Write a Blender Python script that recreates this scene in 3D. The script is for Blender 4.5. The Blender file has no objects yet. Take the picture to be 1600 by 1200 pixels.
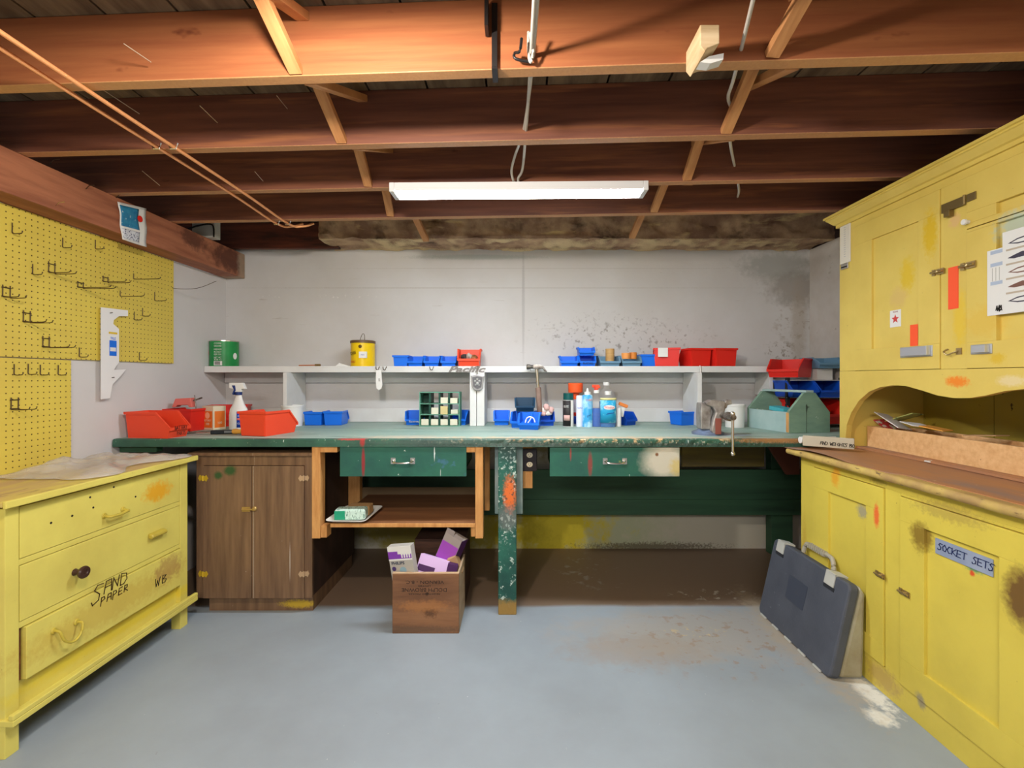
import bpy, bmesh, math, random
from mathutils import Vector, Matrix, noise
random.seed(7)
R = math.radians
SC = bpy.context.scene
COL = SC.collection
F, CX, CY, H = 740.0, 810.0, 590.0, 1.22

# ------------------------------------------------------------------ camera, light, exposure
cam = bpy.data.cameras.new('camera')
cam.sensor_width = 36; cam.lens = F / 1600 * 36
cam.shift_x = (800 - CX) / 1600; cam.shift_y = (CY - 600) / 1600
cam.clip_start = 0.02
cam_o = bpy.data.objects.new('camera', cam); COL.objects.link(cam_o)
cam_o.location = (0, 0, H); cam_o.rotation_euler = (R(90), 0, 0)
SC.camera = cam_o
w = bpy.data.worlds.new('world'); SC.world = w; w.use_nodes = True
w.node_tree.nodes['Background'].inputs[0].default_value = (0.8, 0.85, 0.9, 1)
w.node_tree.nodes['Background'].inputs[1].default_value = 0.2
SC.view_settings.view_transform = 'Standard'; SC.view_settings.look = 'None'
SC.view_settings.gamma = 1; SC.view_settings.use_curve_mapping = False
SC.view_settings.exposure = 0.55

def light(name, kind, loc, energy, col, **k):
    l = bpy.data.lights.new(name, kind); l.energy = energy; l.color = col
    for a, b in k.items(): setattr(l, a, b)
    o = bpy.data.objects.new(name, l); COL.objects.link(o); o.location = loc
    return o
light('bulb_light', 'POINT', (-0.45, 0.80, 2.03), 46, (1.0, 0.91, 0.80), shadow_soft_size=0.045)
o = light('rear_fill_light', 'AREA', (-0.1, -1.3, 2.03), 50, (1.0, 0.96, 0.92), shape='RECTANGLE', size=1.6, size_y=0.5)  # added fill light behind the camera, stands for no actual fixture
o.rotation_euler = (R(28), 0, 0)
FIX_STRENGTH = 62.0

# ------------------------------------------------------------------ measuring helpers (pixel of the photo -> point on a real plane)
def PY(x, y, Y): return Vector(((x - CX) * Y / F, Y, H - (y - CY) * Y / F))
def PX(x, y, X):
    Y = F * X / (x - CX); return Vector((X, Y, H - (y - CY) * Y / F))
def PZ(x, y, Z):
    Y = F * (H - Z) / (y - CY); return Vector(((x - CX) * Y / F, Y, Z))

# ------------------------------------------------------------------ materials
def lin(c):
    c = c / 255.0
    return c / 12.92 if c <= 0.04045 else ((c + 0.055) / 1.055) ** 2.4
def C(*c):
    return (lin(c[0]), lin(c[1]), lin(c[2]), 1)
MATS = {}
def mat(name, col, rough=0.6, metal=0.0, col2=None, scale=5, stretch=(1, 1, 1), lo=0.35, hi=0.65, bump=0.0, bscale=60,
        chips=(), stains=(), world=False, emit=0, alpha=1.0, trans=0.0, spec=0.4, ior=1.45):
    """chips: (colour, scale, lo, hi, stretch); stains: (centre, radii, colour, strength, noise) in world metres"""
    if name in MATS: return MATS[name]
    m = bpy.data.materials.new(name); m.use_nodes = True; MATS[name] = m
    nt = m.node_tree; N = nt.nodes; L = nt.links
    b = N['Principled BSDF']
    b.inputs['Roughness'].default_value = rough; b.inputs['Metallic'].default_value = metal
    b.inputs['Specular IOR Level'].default_value = spec; b.inputs['IOR'].default_value = ior
    b.inputs['Alpha'].default_value = alpha; b.inputs['Transmission Weight'].default_value = trans
    if world or stains:
        g = N.new('ShaderNodeNewGeometry'); src = g.outputs['Position']
    else:
        g = N.new('ShaderNodeTexCoord'); src = g.outputs['Object']
    def nz(sc, st, det=5, rg=0.6):
        mp = N.new('ShaderNodeVectorMath'); mp.operation = 'MULTIPLY'; mp.inputs[1].default_value = st
        L.new(src, mp.inputs[0])
        n = N.new('ShaderNodeTexNoise'); n.inputs['Scale'].default_value = sc
        n.inputs['Detail'].default_value = det; n.inputs['Roughness'].default_value = rg
        L.new(mp.outputs[0], n.inputs['Vector']); return n
    def rng(s, a, c, o1=0.0, o2=1.0):
        r = N.new('ShaderNodeMapRange'); r.inputs['From Min'].default_value = a; r.inputs['From Max'].default_value = c
        r.inputs['To Min'].default_value = o1; r.inputs['To Max'].default_value = o2
        L.new(s, r.inputs['Value']); return r.outputs[0]
    def mix(fac, a, c):
        x = N.new('ShaderNodeMix'); x.data_type = 'RGBA'; L.new(fac, x.inputs['Factor'])
        for s, v in ((x.inputs['A'], a), (x.inputs['B'], c)):
            if isinstance(v, tuple): s.default_value = v
            else: L.new(v, s)
        return x.outputs['Result']
    cur = col
    if col2 is not None:
        n = nz(scale, stretch); cur = mix(rng(n.outputs['Fac'], lo, hi), cur, col2)
    for (cc, sc, a, c, st) in chips:
        n = nz(sc, st, 4); cur = mix(rng(n.outputs['Fac'], a, c), cur, cc)
    for st_ in stains:
        cen, rad, cc, s, nzs = st_[:5]
        v = N.new('ShaderNodeVectorMath'); v.operation = 'SUBTRACT'; L.new(src, v.inputs[0]); v.inputs[1].default_value = cen
        d = N.new('ShaderNodeVectorMath'); d.operation = 'DIVIDE'; L.new(v.outputs[0], d.inputs[0]); d.inputs[1].default_value = rad
        ln = N.new('ShaderNodeVectorMath'); ln.operation = 'LENGTH'; L.new(d.outputs[0], ln.inputs[0])
        n = nz(2.2 / max(0.02, min(r for r in rad if r < 5)), (1, 1, 1), 5, 0.65)
        a = N.new('ShaderNodeMath'); a.operation = 'MULTIPLY_ADD'; L.new(n.outputs['Fac'], a.inputs[0])
        kk = nzs * 2.0; a.inputs[1].default_value = kk; L.new(ln.outputs['Value'], a.inputs[2])
        e0, e1 = (0.97, 1.0) if nzs < 0.06 else (0.55, 1.15)
        fac = rng(a.outputs[0], e0 + kk * 0.5, e1 + kk * 0.5, s, 0.0)
        if len(st_) > 5:
            n2 = nz(st_[5], (1, 1, 1), 4); mm = N.new('ShaderNodeMath'); mm.operation = 'MULTIPLY'
            L.new(fac, mm.inputs[0]); L.new(rng(n2.outputs['Fac'], 0.56, 0.64), mm.inputs[1]); fac = mm.outputs[0]
        cur = mix(fac, cur, cc)
    if isinstance(cur, tuple): b.inputs['Base Color'].default_value = cur
    else: L.new(cur, b.inputs['Base Color'])
    if emit:
        b.inputs['Emission Color'].default_value = col; b.inputs['Emission Strength'].default_value = emit
    if bump:
        n = nz(bscale, stretch, 4); bp = N.new('ShaderNodeBump'); bp.inputs['Strength'].default_value = bump
        bp.inputs['Distance'].default_value = 0.004
        L.new(n.outputs['Fac'], bp.inputs['Height']); L.new(bp.outputs[0], b.inputs['Normal'])
    return m

def plain(name, r, g, b_, rough=0.5, **k): return mat(name, C(r, g, b_), rough, **k)

# ------------------------------------------------------------------ mesh helpers
def BM(): return bmesh.new()
def box(bm, x0, x1, y0, y1, z0, z1, M=None):
    vs = [bm.verts.new((x, y, z)) for z in (z0, z1) for y in (y0, y1) for x in (x0, x1)]
    for f in ((0, 2, 3, 1), (4, 5, 7, 6), (0, 1, 5, 4), (2, 6, 7, 3), (0, 4, 6, 2), (1, 3, 7, 5)):
        bm.faces.new([vs[i] for i in f])
    if M is not None:
        for v in vs: v.co = M @ v.co
    return vs
def prism(bm, pts, a, b, axis='x', M=None):
    """2D outline extruded between a and b along an axis; pts are the two other coordinates in xyz order"""
    def mk3(p, t):
        return {'x': (t, p[0], p[1]), 'y': (p[0], t, p[1]), 'z': (p[0], p[1], t)}[axis]
    v0 = [bm.verts.new(mk3(p, a)) for p in pts]; v1 = [bm.verts.new(mk3(p, b)) for p in pts]
    n = len(pts)
    bm.faces.new(v0[::-1]); bm.faces.new(v1)
    for i in range(n): bm.faces.new((v0[i], v0[(i + 1) % n], v1[(i + 1) % n], v1[i]))
    if M is not None:
        for v in v0 + v1: v.co = M @ v.co
    return v0 + v1
def lathe(bm, prof, c=(0, 0, 0), seg=24, M=None, sx=1, sy=1):
    rings = []
    for r, z in prof:
        rings.append([bm.verts.new((c[0] + r * sx * math.cos(2 * math.pi * i / seg), c[1] + r * sy * math.sin(2 * math.pi * i / seg), c[2] + z)) for i in range(seg)])
    for a, b in zip(rings, rings[1:]):
        for i in range(seg): bm.faces.new((a[i], a[(i + 1) % seg], b[(i + 1) % seg], b[i]))
    bm.faces.new(rings[0][::-1]); bm.faces.new(rings[-1])
    if M is not None:
        for r in rings:
            for v in r: v.co = M @ v.co
def tube(bm, pts, r, seg=8):
    pts = [Vector(p) for p in pts]; rings = []
    for i, p in enumerate(pts):
        d = (pts[min(i + 1, len(pts) - 1)] - pts[max(i - 1, 0)]).normalized()
        up = Vector((0, 0, 1)) if abs(d.z) < 0.9 else Vector((1, 0, 0))
        s = d.cross(up).normalized(); t = s.cross(d)
        rings.append([bm.verts.new(p + (s * math.cos(2 * math.pi * k / seg) + t * math.sin(2 * math.pi * k / seg)) * r) for k in range(seg)])
    for a, b in zip(rings, rings[1:]):
        for k in range(seg): bm.faces.new((a[k], a[(k + 1) % seg], b[(k + 1) % seg], b[k]))
    bm.faces.new(rings[0][::-1]); bm.faces.new(rings[-1])
def curve(pts, n=6):
    """Catmull-Rom through the points"""
    pts = [Vector(p) for p in pts]; q = [pts[0]] + pts + [pts[-1]]; out = []
    for i in range(1, len(q) - 2):
        for k in range(n):
            t = k / n; a, b, c, d = q[i - 1], q[i], q[i + 1], q[i + 2]
            out.append(0.5 * ((2 * b) + (c - a) * t + (2 * a - 5 * b + 4 * c - d) * t * t + (3 * b - 3 * c + d - a) * t ** 3))
    out.append(pts[-1]); return out
def frame(origin, u, v):
    u = Vector(u).normalized(); v = Vector(v).normalized(); n = u.cross(v)
    return Matrix(((u.x, v.x, n.x, origin[0]), (u.y, v.y, n.y, origin[1]), (u.z, v.z, n.z, origin[2]), (0, 0, 0, 1)))

def wloc(o):
    p = Vector((0, 0, 0))
    while o is not None: p += Vector(o.location); o = o.parent
    return p
def mk(name, bm, m, parent=None, bevel=0.0, smooth=None, world=True, label=None):
    me = bpy.data.meshes.new(name)
    bmesh.ops.recalc_face_normals(bm, faces=bm.faces)
    if world and parent is not None: bmesh.ops.translate(bm, verts=bm.verts, vec=-wloc(parent))
    bm.to_mesh(me); bm.free()
    me.materials.append(m)
    o = bpy.data.objects.new(name, me); COL.objects.link(o)
    if parent is not None: o.parent = parent
    if bevel:
        b = o.modifiers.new('bevel', 'BEVEL'); b.width = bevel; b.segments = 2; b.limit_method = 'ANGLE'; b.angle_limit = R(40)
    if smooth:
        for p in me.polygons: p.use_smooth = True
        e = o.modifiers.new('split', 'EDGE_SPLIT'); e.split_angle = R(smooth)
    if label: o['label'] = label
    return o
def tag(o, label=None, cat=None, group=None, kind=None):
    if label: o['label'] = label
    if cat: o['category'] = cat
    if group: o['group'] = group
    if kind: o['kind'] = kind
    return o
def thing(name, label, cat, loc=(0, 0, 0), rz=0, group=None):
    o = bpy.data.objects.new(name, None); COL.objects.link(o); o.location = loc; o.rotation_euler = (0, 0, rz)
    o.empty_display_size = 0.05
    return tag(o, label, cat, group)
def bx(name, m, parent, b, bevel=0.0, **k):
    bm = BM(); box(bm, *b); return mk(name, bm, m, parent, bevel, **k)
def solo(o, label, cat, group=None):
    """give a single-mesh thing its origin at its base"""
    me = o.data; xs = [v.co for v in me.vertices]
    c = Vector((sum(v.x for v in xs) / len(xs), sum(v.y for v in xs) / len(xs), min(v.z for v in xs)))
    me.transform(Matrix.Translation(-c)); o.location = c
    return tag(o, label, cat, group)

FONTS = {}
def text(s, size, m, parent, M, name='lettering', width=None, shear=0.0, bold=0.0):
    """printed lettering as a thin mesh; M maps text xy onto the surface, parent is at an unrotated place"""
    cu = bpy.data.curves.new('t', 'FONT'); cu.body = s; cu.size = size; cu.extrude = 0.0003; cu.resolution_u = 2
    cu.align_x = 'CENTER'; cu.align_y = 'CENTER'; cu.shear = shear; cu.offset = bold
    to = bpy.data.objects.new('t', cu)
    me = bpy.data.meshes.new_from_object(to)
    bpy.data.objects.remove(to)
    if width and len(me.vertices):
        xs = [v.co.x for v in me.vertices]; k = width / (max(xs) - min(xs)); me.transform(Matrix.Diagonal((k, 1, 1, 1)))
    me.name = name; me.transform(M)
    if parent is not None: me.transform(Matrix.Translation(-wloc(parent)))
    me.materials.clear(); me.materials.append(m)
    o = bpy.data.objects.new(name, me); COL.objects.link(o)
    if parent is not None: o.parent = parent
    return o
STROKE = {
 'A': [[(0, 0), (.15, 1), (.7, 1), (.75, 0)], [(.05, .5), (.72, .5)]], 'B': [[(0, 0), (0, 1), (.6, .85), (.1, .52), (.7, .3), (.5, 0), (0, 0)]],
 'C': [[(.7, .9), (.3, 1), (0, .5), (.3, 0), (.7, .1)]], 'D': [[(0, 0), (.05, 1), (.6, .85), (.7, .35), (.4, 0), (0, 0)]],
 'E': [[(.65, 1), (.05, 1), (0, 0), (.65, 0)], [(0, .5), (.55, .5)]], 'G': [[(.7, .9), (.3, 1), (0, .5), (.3, 0), (.7, .1), (.7, .45), (.4, .45)]],
 'H': [[(0, 0), (0, 1)], [(.65, 0), (.65, 1)], [(0, .5), (.65, .5)]], 'I': [[(.2, 0), (.2, 1)]],
 'K': [[(0, 0), (0, 1)], [(.65, 1), (.02, .45), (.7, 0)]], 'L': [[(0, 1), (0, 0), (.6, 0)]],
 'M': [[(0, 0), (.05, 1), (.35, .3), (.65, 1), (.75, 0)]],
 'N': [[(0, 0), (.05, 1), (.55, .1), (.65, 1)]], 'O': [[(.35, 1), (.02, .6), (.15, .05), (.55, .03), (.7, .5), (.35, 1)]],
 'P': [[(0, -.2), (.05, 1), (.55, .95), (.65, .6), (.03, .4)]], 'R': [[(0, 0), (.05, 1), (.55, .95), (.55, .6), (.05, .5), (.7, 0)]],
 'S': [[(.75, .95), (.35, 1), (.15, .75), (.55, .4), (.5, .05), (.1, -.1), (0, .1)]], 'T': [[(.35, 0), (.35, 1)], [(0, 1), (.75, 1)]],
 'U': [[(0, 1), (.05, .1), (.5, 0), (.65, 1)]], 'W': [[(0, 1), (.2, 0), (.4, .7), (.6, 0), (.8, 1)]], 'Y': [[(0, 1), (.35, .5), (.7, 1)], [(.35, .5), (.3, 0)]],
 '2': [[(0, .8), (.3, 1), (.6, .75), (0, 0), (.7, .05)]], '(': [[(.5, 1.1), (.2, .5), (.5, -.1)]], ')': [[(.1, 1.1), (.4, .5), (.1, -.1)]],
 '-': [[(0, .5), (.6, .5)]], '~': [[(0, .2), (.1, .9), (.3, .1), (.5, .95), (.6, 0), (.9, .3), (.8, .9), (.5, .3), (1.1, .1)]], ' ': []}
def hand(words, m, parent, M, size, thick=0.003, name='handwriting', adv=0.95, rise=0.0, slant=0.1):
    bm = BM(); x = 0.0; yy = 0.0
    for ch in words:
        for pl in STROKE.get(ch, []):
            pts = [(x + (p[0] + slant * p[1]) * size, yy + p[1] * size) for p in pl]
            for (a, b) in zip(pts, pts[1:]):
                d = Vector((b[0] - a[0], b[1] - a[1]))
                if d.length < 1e-6: continue
                e = d.normalized() * thick * 0.5; n = Vector((-e.y, e.x))
                a_, b_ = Vector(a) - e, Vector(b) + e
                vs = [bm.verts.new((q.x, q.y, 0.0012)) for q in (a_ + n, a_ - n, b_ - n, b_ + n)]
                lo = [bm.verts.new((v.co.x, v.co.y, 0.0002)) for v in vs]
                bm.faces.new(vs)
                for i in range(4): bm.faces.new((vs[i], lo[i], lo[(i + 1) % 4], vs[(i + 1) % 4]))
        x += adv * size; yy += rise * size
    for v in bm.verts: v.co = M @ v.co
    return mk(name, bm, m, parent)

# ------------------------------------------------------------------ shared materials
RED = plain('red_plastic', 220, 42, 32, 0.38)
ORNG = plain('orange_red_plastic', 232, 74, 44, 0.4)
BLUE = plain('blue_plastic', 20, 110, 226, 0.38)
NAVY = plain('deep_blue_plastic', 16, 76, 186, 0.4)
SLATE = plain('slate_blue_plastic', 104, 144, 170, 0.45)
TEALB = plain('dark_teal_plastic', 30, 66, 92, 0.35)
WHITE = plain('white_plastic', 225, 225, 222, 0.4)
PAPER = plain('paper', 226, 226, 222, 0.7)
BLACK = plain('black_ink', 26, 22, 18, 0.6)
INK = plain('brown_ink', 62, 42, 16, 0.7)
CHROME = plain('chrome', 215, 212, 205, 0.25, metal=1.0)
STEEL = plain('dull_steel', 168, 162, 154, 0.42, metal=0.9, col2=C(78, 70, 62), scale=30)
WIRE = plain('dark_wire', 96, 80, 58, 0.45, metal=0.7)
BRASS = plain('brass', 205, 160, 70, 0.35, metal=0.8)
ALU = plain('brushed_aluminium', 200, 204, 208, 0.35, metal=0.7)
CARD = plain('cardboard', 176, 140, 100, 0.85)
RAW = mat('raw_pine', C(214, 160, 96), 0.65, col2=C(190, 132, 74), scale=6, stretch=(6, 6, 1), bump=0.15)
DARKWOOD = mat('dark_crate_wood', C(80, 54, 42), 0.75, col2=C(56, 38, 32), scale=5, stretch=(1, 1, 8))
def yel(name, stains=(), c1=(222, 204, 88), c2=(206, 188, 82), chips=()):
    return mat(name, C(*c1), 0.42, col2=C(*c2), scale=4, lo=0.4, hi=0.68, bump=0.12, bscale=35, stains=stains, world=True,
               chips=((C(110, 84, 34), 95, 0.72, 0.78, (1, 1, 1)),) + tuple(chips))

# ------------------------------------------------------------------ the room
XL, XR, YB = -2.087, 2.078, 3.38
YF = -2.6
floor_m = mat('painted_concrete_floor', C(154, 164, 172), 0.42, col2=C(144, 152, 158), scale=1.6, bump=0.12, bscale=30, spec=0.35,
    chips=((C(205, 208, 205), 55, 0.72, 0.76, (1, 1, 1)), (C(120, 112, 104), 38, 0.73, 0.78, (1, 1, 1))),
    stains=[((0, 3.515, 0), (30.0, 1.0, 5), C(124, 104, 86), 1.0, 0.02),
            ((0.95, 2.28, 0), (0.75, 0.24, 5), C(168, 158, 144), 0.6, 0.8), ((0.9, 2.2, 0), (0.5, 0.3, 5), C(150, 128, 104), 0.7, 0.8, 18), ((0.55, 2.12, 0), (0.35, 0.14, 5), C(156, 142, 126), 0.5, 0.8),
            ((0.86, 2.27, 0), (0.16, 0.05, 5), C(204, 180, 124), 0.9, 0.8, 30), ((1.12, 2.66, 0), (0.26, 0.08, 5), C(190, 182, 168), 0.9, 0.7, 22),
            ((0.42, 2.98, 0), (0.2, 0.3, 5), C(150, 146, 138), 0.7, 0.7, 14),
            ((1.36, 1.84, 0), (0.05, 0.13, 5), C(232, 232, 226), 0.95, 1.0), ((1.30, 1.70, 0), (0.05, 0.05, 5), C(232, 232, 226), 0.95, 0.8),
            ((1.28, 2.2, 0), (0.10, 0.5, 5), C(176, 160, 134), 0.6, 0.9)])
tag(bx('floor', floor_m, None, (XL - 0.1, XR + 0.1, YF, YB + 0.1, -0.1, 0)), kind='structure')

wall_b = mat('painted_concrete_wall', C(204, 203, 202), 0.75, col2=C(193, 190, 186), scale=1.3, bump=0.35, bscale=16, spec=0.2, world=True,
    chips=((C(170, 162, 152), 9, 0.68, 0.8, (0.35, 1, 3)),),
    stains=[((1.98, 3.38, 1.86), (0.22, 2, 0.14), C(128, 118, 106), 0.55, 0.7), ((1.85, 3.38, 2.02), (0.28, 2, 0.12), C(150, 152, 146), 0.6, 0.8),
            ((1.90, 3.38, 1.40), (0.14, 2, 0.09), C(120, 106, 86), 0.7, 0.7, 30), ((1.96, 3.38, 1.62), (0.13, 2, 0.2), C(150, 136, 120), 0.6, 0.7, 22), ((2.0, 3.38, 1.6), (0.06, 2, 0.35), C(170, 158, 142), 0.5, 0.6),
            ((0.75, 3.38, 1.50), (0.60, 2, 0.13), C(128, 120, 112), 0.7, 0.8, 26), ((0.6, 3.38, 1.60), (0.5, 2, 0.10), C(150, 144, 138), 0.5, 0.8, 34), ((-0.2, 3.38, 1.86), (1.9, 2, 0.004), C(170, 164, 156), 0.5, 0.8), ((0.2, 3.38, 2.0), (1.7, 2, 0.003), C(172, 166, 158), 0.5, 0.8), ((-1.4, 3.38, 1.80), (0.5, 2, 0.012), C(226, 224, 220), 0.7, 0.9, 40),
            ((0.035, 3.38, 1.75), (0.012, 2, 0.42), C(160, 156, 154), 0.55, 0.5),
            ((-0.3, 3.38, 2.08), (0.5, 2, 0.02), C(150, 158, 150), 0.6, 0.5),
            ((0.55, 3.38, 0.14), (1.2, 2, 0.30), C(176, 182, 150), 0.95, 0.15), ((0.25, 3.38, 0.14), (0.42, 2, 0.25), C(204, 186, 30), 0.9, 1.2),
            ((-0.6, 3.38, 0.14), (0.8, 2, 0.25), C(150, 138, 40), 0.9, 0.7), ((1.45, 3.38, 0.14), (0.6, 2, 0.22), C(196, 190, 172), 0.9, 0.7),
            ((1.2, 3.38, 0.74), (0.9, 2, 0.10), C(140, 128, 56), 0.9, 0.5), ((0.1, 3.38, 0.76), (0.5, 2, 0.12), C(120, 108, 44), 0.8, 0.8),
            ((0.95, 3.38, 0.015), (0.5, 2, 0.03), C(96, 84, 66), 0.8, 1.4)])
o = bx('wall_back', wall_b, None, (XL - 0.1, XR + 0.1, YB, YB + 0.15, 0, 2.14)); tag(o, kind='structure')
wall_s = mat('painted_side_wall', C(212, 210, 210), 0.7, col2=C(206, 204, 204), scale=2, bump=0.08, bscale=12, spec=0.2)
tag(bx('wall_left', wall_s, None, (XL - 0.1, XL, YF, YB, 0, 1.925)), kind='structure')
wall_r = mat('painted_right_wall', C(208, 204, 200), 0.75, col2=C(190, 182, 174), scale=3, bump=0.3, bscale=16, spec=0.2,
             chips=((C(150, 140, 128), 9, 0.62, 0.75, (1, 1, 1)),))
tag(bx('wall_right', wall_r, None, (XR, XR + 0.1, YF, YB, 0, 2.13)), kind='structure')
tag(bx('wall_rear', wall_s, None, (XL - 0.1, XR + 0.1, YF - 0.1, YF, 0, 2.30)), kind='structure')

# ceiling: subfloor planks, joists, braces, beam
ceil = bpy.data.objects.new('ceiling', None); COL.objects.link(ceil); ceil.location = (0, 0, 2.098); tag(ceil, kind='structure')
ZJ, HJ, AJ = 2.098, 0.203, -0.05
sub_m = mat('subfloor_boards', C(132, 112, 88), 0.8, col2=C(92, 74, 58), scale=3, stretch=(6, 1, 6), bump=0.2)
joist_m = mat('douglas_fir_joists', C(142, 90, 68), 0.55, col2=C(104, 64, 52), scale=2.2, stretch=(0.6, 5, 12), lo=0.3, hi=0.7, bump=0.15, bscale=8,
              chips=((C(168, 108, 72), 3, 0.55, 0.75, (0.5, 3, 9)), (C(76, 40, 30), 4.5, 0.68, 0.76, (1, 1, 2))),
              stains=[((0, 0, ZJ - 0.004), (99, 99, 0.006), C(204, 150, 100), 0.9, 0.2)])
joist_b = mat('bulb_lit_fir_joist', C(172, 108, 68), 0.5, col2=C(146, 84, 54), scale=2.2, stretch=(0.6, 5, 12), lo=0.3, hi=0.7, bump=0.15, bscale=8,  # lighter copy of the joist wood, the bulb's light put into its colour
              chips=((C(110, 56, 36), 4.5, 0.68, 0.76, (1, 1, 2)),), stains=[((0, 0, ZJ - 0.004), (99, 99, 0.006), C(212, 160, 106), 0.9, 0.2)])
brace_m = mat('brace_pine', C(204, 148, 96), 0.6, col2=C(178, 120, 74), scale=5, stretch=(8, 1, 1), bump=0.1, world=True)
x = -3.0; k = 0
pl = None
while x < 2.6:
    bm = BM(); box(bm, x, x + 0.214, YF, YB + 0.12, ZJ + HJ, ZJ + HJ + 0.02 + 0.002 * (k % 2)); mk('subfloor_plank', bm, sub_m, ceil); x += 0.222; k += 1
bm = BM(); box(bm, -3.1, 2.7, YF - 0.1, YB + 0.2, ZJ + HJ + 0.026, ZJ + HJ + 0.04); mk('upper_floor', bm, DARKWOOD, ceil)
JY = [1.366 + 0.406 * i for i in range(-9, 4)]
for yc in JY:
    bm = BM(); box(bm, -2.95, 2.45, -0.02, 0.02, ZJ, ZJ + HJ - 0.001)
    M = Matrix.Translation((0, yc, 0)) @ Matrix.Rotation(AJ, 4, 'Z')
    for v in bm.verts: v.co = M @ v.co
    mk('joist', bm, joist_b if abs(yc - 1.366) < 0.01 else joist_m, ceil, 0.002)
for xb in (-0.66, 0.735):
    for i in range(7, len(JY)):
        y0 = JY[i] + 0.02 + AJ * xb; y1 = (JY[i + 1] if i + 1 < len(JY) else 3.06) - 0.02 + AJ * xb
        for side, (za, zb) in ((0, (ZJ + HJ - 0.03, ZJ + 0.012)), (1, (ZJ + 0.012, ZJ + HJ - 0.03))):
            if i + 1 == len(JY) and side: continue
            bm = BM(); ox = xb + (0.045 if side else 0.0) * (1 if xb < 0 else 1) + random.uniform(-0.012, 0.012)
            L_ = math.hypot(y1 - y0, zb - za); box(bm, -0.019, 0.019, 0, L_, -0.012, 0.012)
            M = Matrix.Translation((ox, y0, za)) @ Matrix.Rotation(math.atan2(zb - za, y1 - y0), 4, 'X') @ Matrix.Rotation(R(random.uniform(-7, 7)), 4, 'Z')
            for v in bm.verts: v.co = M @ v.co
            mk('cross_brace', bm, brace_m, ceil, 0.0015)
for k, (a_, b_, yy, l) in enumerate([((193, 68), (236, 97), 1.33, 'long nail on the nearest joist at far left'), ((162, 141), (218, 178), 1.70, 'long nail before the second joist at far left'),
    ((222, 267), (250, 290), 2.12, 'bright nail before the third joist, right of the copper pipes start'), ((312, 165), (340, 192), 1.70, 'faint nail before the second joist above the pipes'),
    ((398, 268), (411, 283), 2.12, 'short nail before the third joist left of centre'), ((432, 149), (449, 170), 1.70, 'short faint nail before the second joist left brace')]):
    bm = BM(); tube(bm, [PY(a_[0], a_[1], yy - 0.03), PY(b_[0], b_[1], yy + 0.04)], 0.0014, 6)
    solo(mk('ceiling_nail', bm, plain('nail_bright', 190, 170, 150, 0.4, metal=0.5), None), l, 'nail', 'nails under the floor above')
beam_m = mat('beam_wood', C(180, 116, 84), 0.65, col2=C(140, 84, 60), scale=2.5, stretch=(5, 0.8, 8), bump=0.3, bscale=10, world=True,
             stains=[((-1.95, 3.2, 2.02), (0.3, 0.22, 0.10), C(74, 36, 26), 0.8, 0.8), ((-1.95, 2.85, 2.05), (0.3, 0.12, 0.07), C(70, 38, 30), 0.7, 1.0),
                     ((-1.95, 3.36, 2.0), (0.3, 0.07, 0.5), C(170, 152, 130), 0.7, 0.6)])
bx('beam', beam_m, ceil, (XL + 0.001, -1.95, YF, YB - 0.002, 1.925, ZJ - 0.001), 0.004, label='rough brown timber beam along the left wall top')
bx('rim_board', mat('rim_wood', C(120, 62, 44), 0.7, col2=C(70, 40, 32), scale=3, stretch=(1, 5, 8)), ceil, (-2.9, -1.25, YB - 0.09, YB - 0.05, 2.12, ZJ + HJ - 0.004))
bm = BM(); box(bm, -3.0, 2.5, YB + 0.01, YB + 0.05, 2.14, ZJ + HJ); mk('header_board', bm, DARKWOOD, ceil)

# insulation along the top of the back wall
bm = BM(); nx, nv = 170, 16
def ins(i, j):
    X = -1.31 + (XR + 1.31) * i / nx; t = j / nv
    # outline from top front down the face, under to the wall
    if t < 0.6: Y = 3.06 + 0.05 * math.sin(t * 3); Z = ZJ + HJ - 0.004 - t / 0.6 * 0.150
    else: s = (t - 0.6) / 0.4; Y = 3.09 + s * 0.285; Z = 2.131 - 0.0 * s + 0.004 * s
    n = noise.noise(Vector((X * 5, t * 3, 1))) * 0.022 + noise.noise(Vector((X * 17, t * 8, 4))) * 0.016
    if j in (0,): n = 0
    if t >= 0.6: Z += n * 0.6 * (1 - 0.3 * (t > 0.95)); Y = min(Y, YB - 0.003)
    else: Y += n * 1.3; 
    if j == nv: Z = 2.128 + n * 0.7 - 0.012 * max(0, 1 - abs(X - 0.0) / 0.12) 
    return bm.verts.new((X, Y, Z))
g = [[ins(i, j) for j in range(nv + 1)] for i in range(nx + 1)]
for i in range(nx):
    for j in range(nv): bm.faces.new((g[i][j], g[i + 1][j], g[i + 1][j + 1], g[i][j + 1]))
bk = [bm.verts.new((g[i][0].co.x, YB - 0.003, ZJ + HJ - 0.004)) for i in range(nx + 1)]
for i in range(nx):
    bm.faces.new((bk[i], bk[i + 1], g[i + 1][0], g[i][0])); bm.faces.new((g[i][nv], g[i + 1][nv], bk[i + 1], bk[i]))
for e in (0, nx): bm.faces.new([g[e][j] for j in range(nv + 1)] + [bk[e]])
ins_m = mat('fibreglass', C(196, 166, 134), 0.95, col2=C(138, 108, 90), scale=4.5, lo=0.36, hi=0.6, bump=0.8, bscale=45, spec=0.1,
            chips=((C(92, 74, 62), 6, 0.58, 0.74, (1, 1, 1)), (C(214, 190, 140), 7, 0.6, 0.72, (0.4, 1, 2))), stains=[((0.4, 3.15, 2.118), (9, 0.4, 0.014), C(222, 200, 156), 0.9, 0.5)])
solo(mk('insulation_batt', bm, ins_m, None, smooth=60), 'dirty tan fibreglass insulation stuffed between joists above the back wall', 'insulation')

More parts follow.
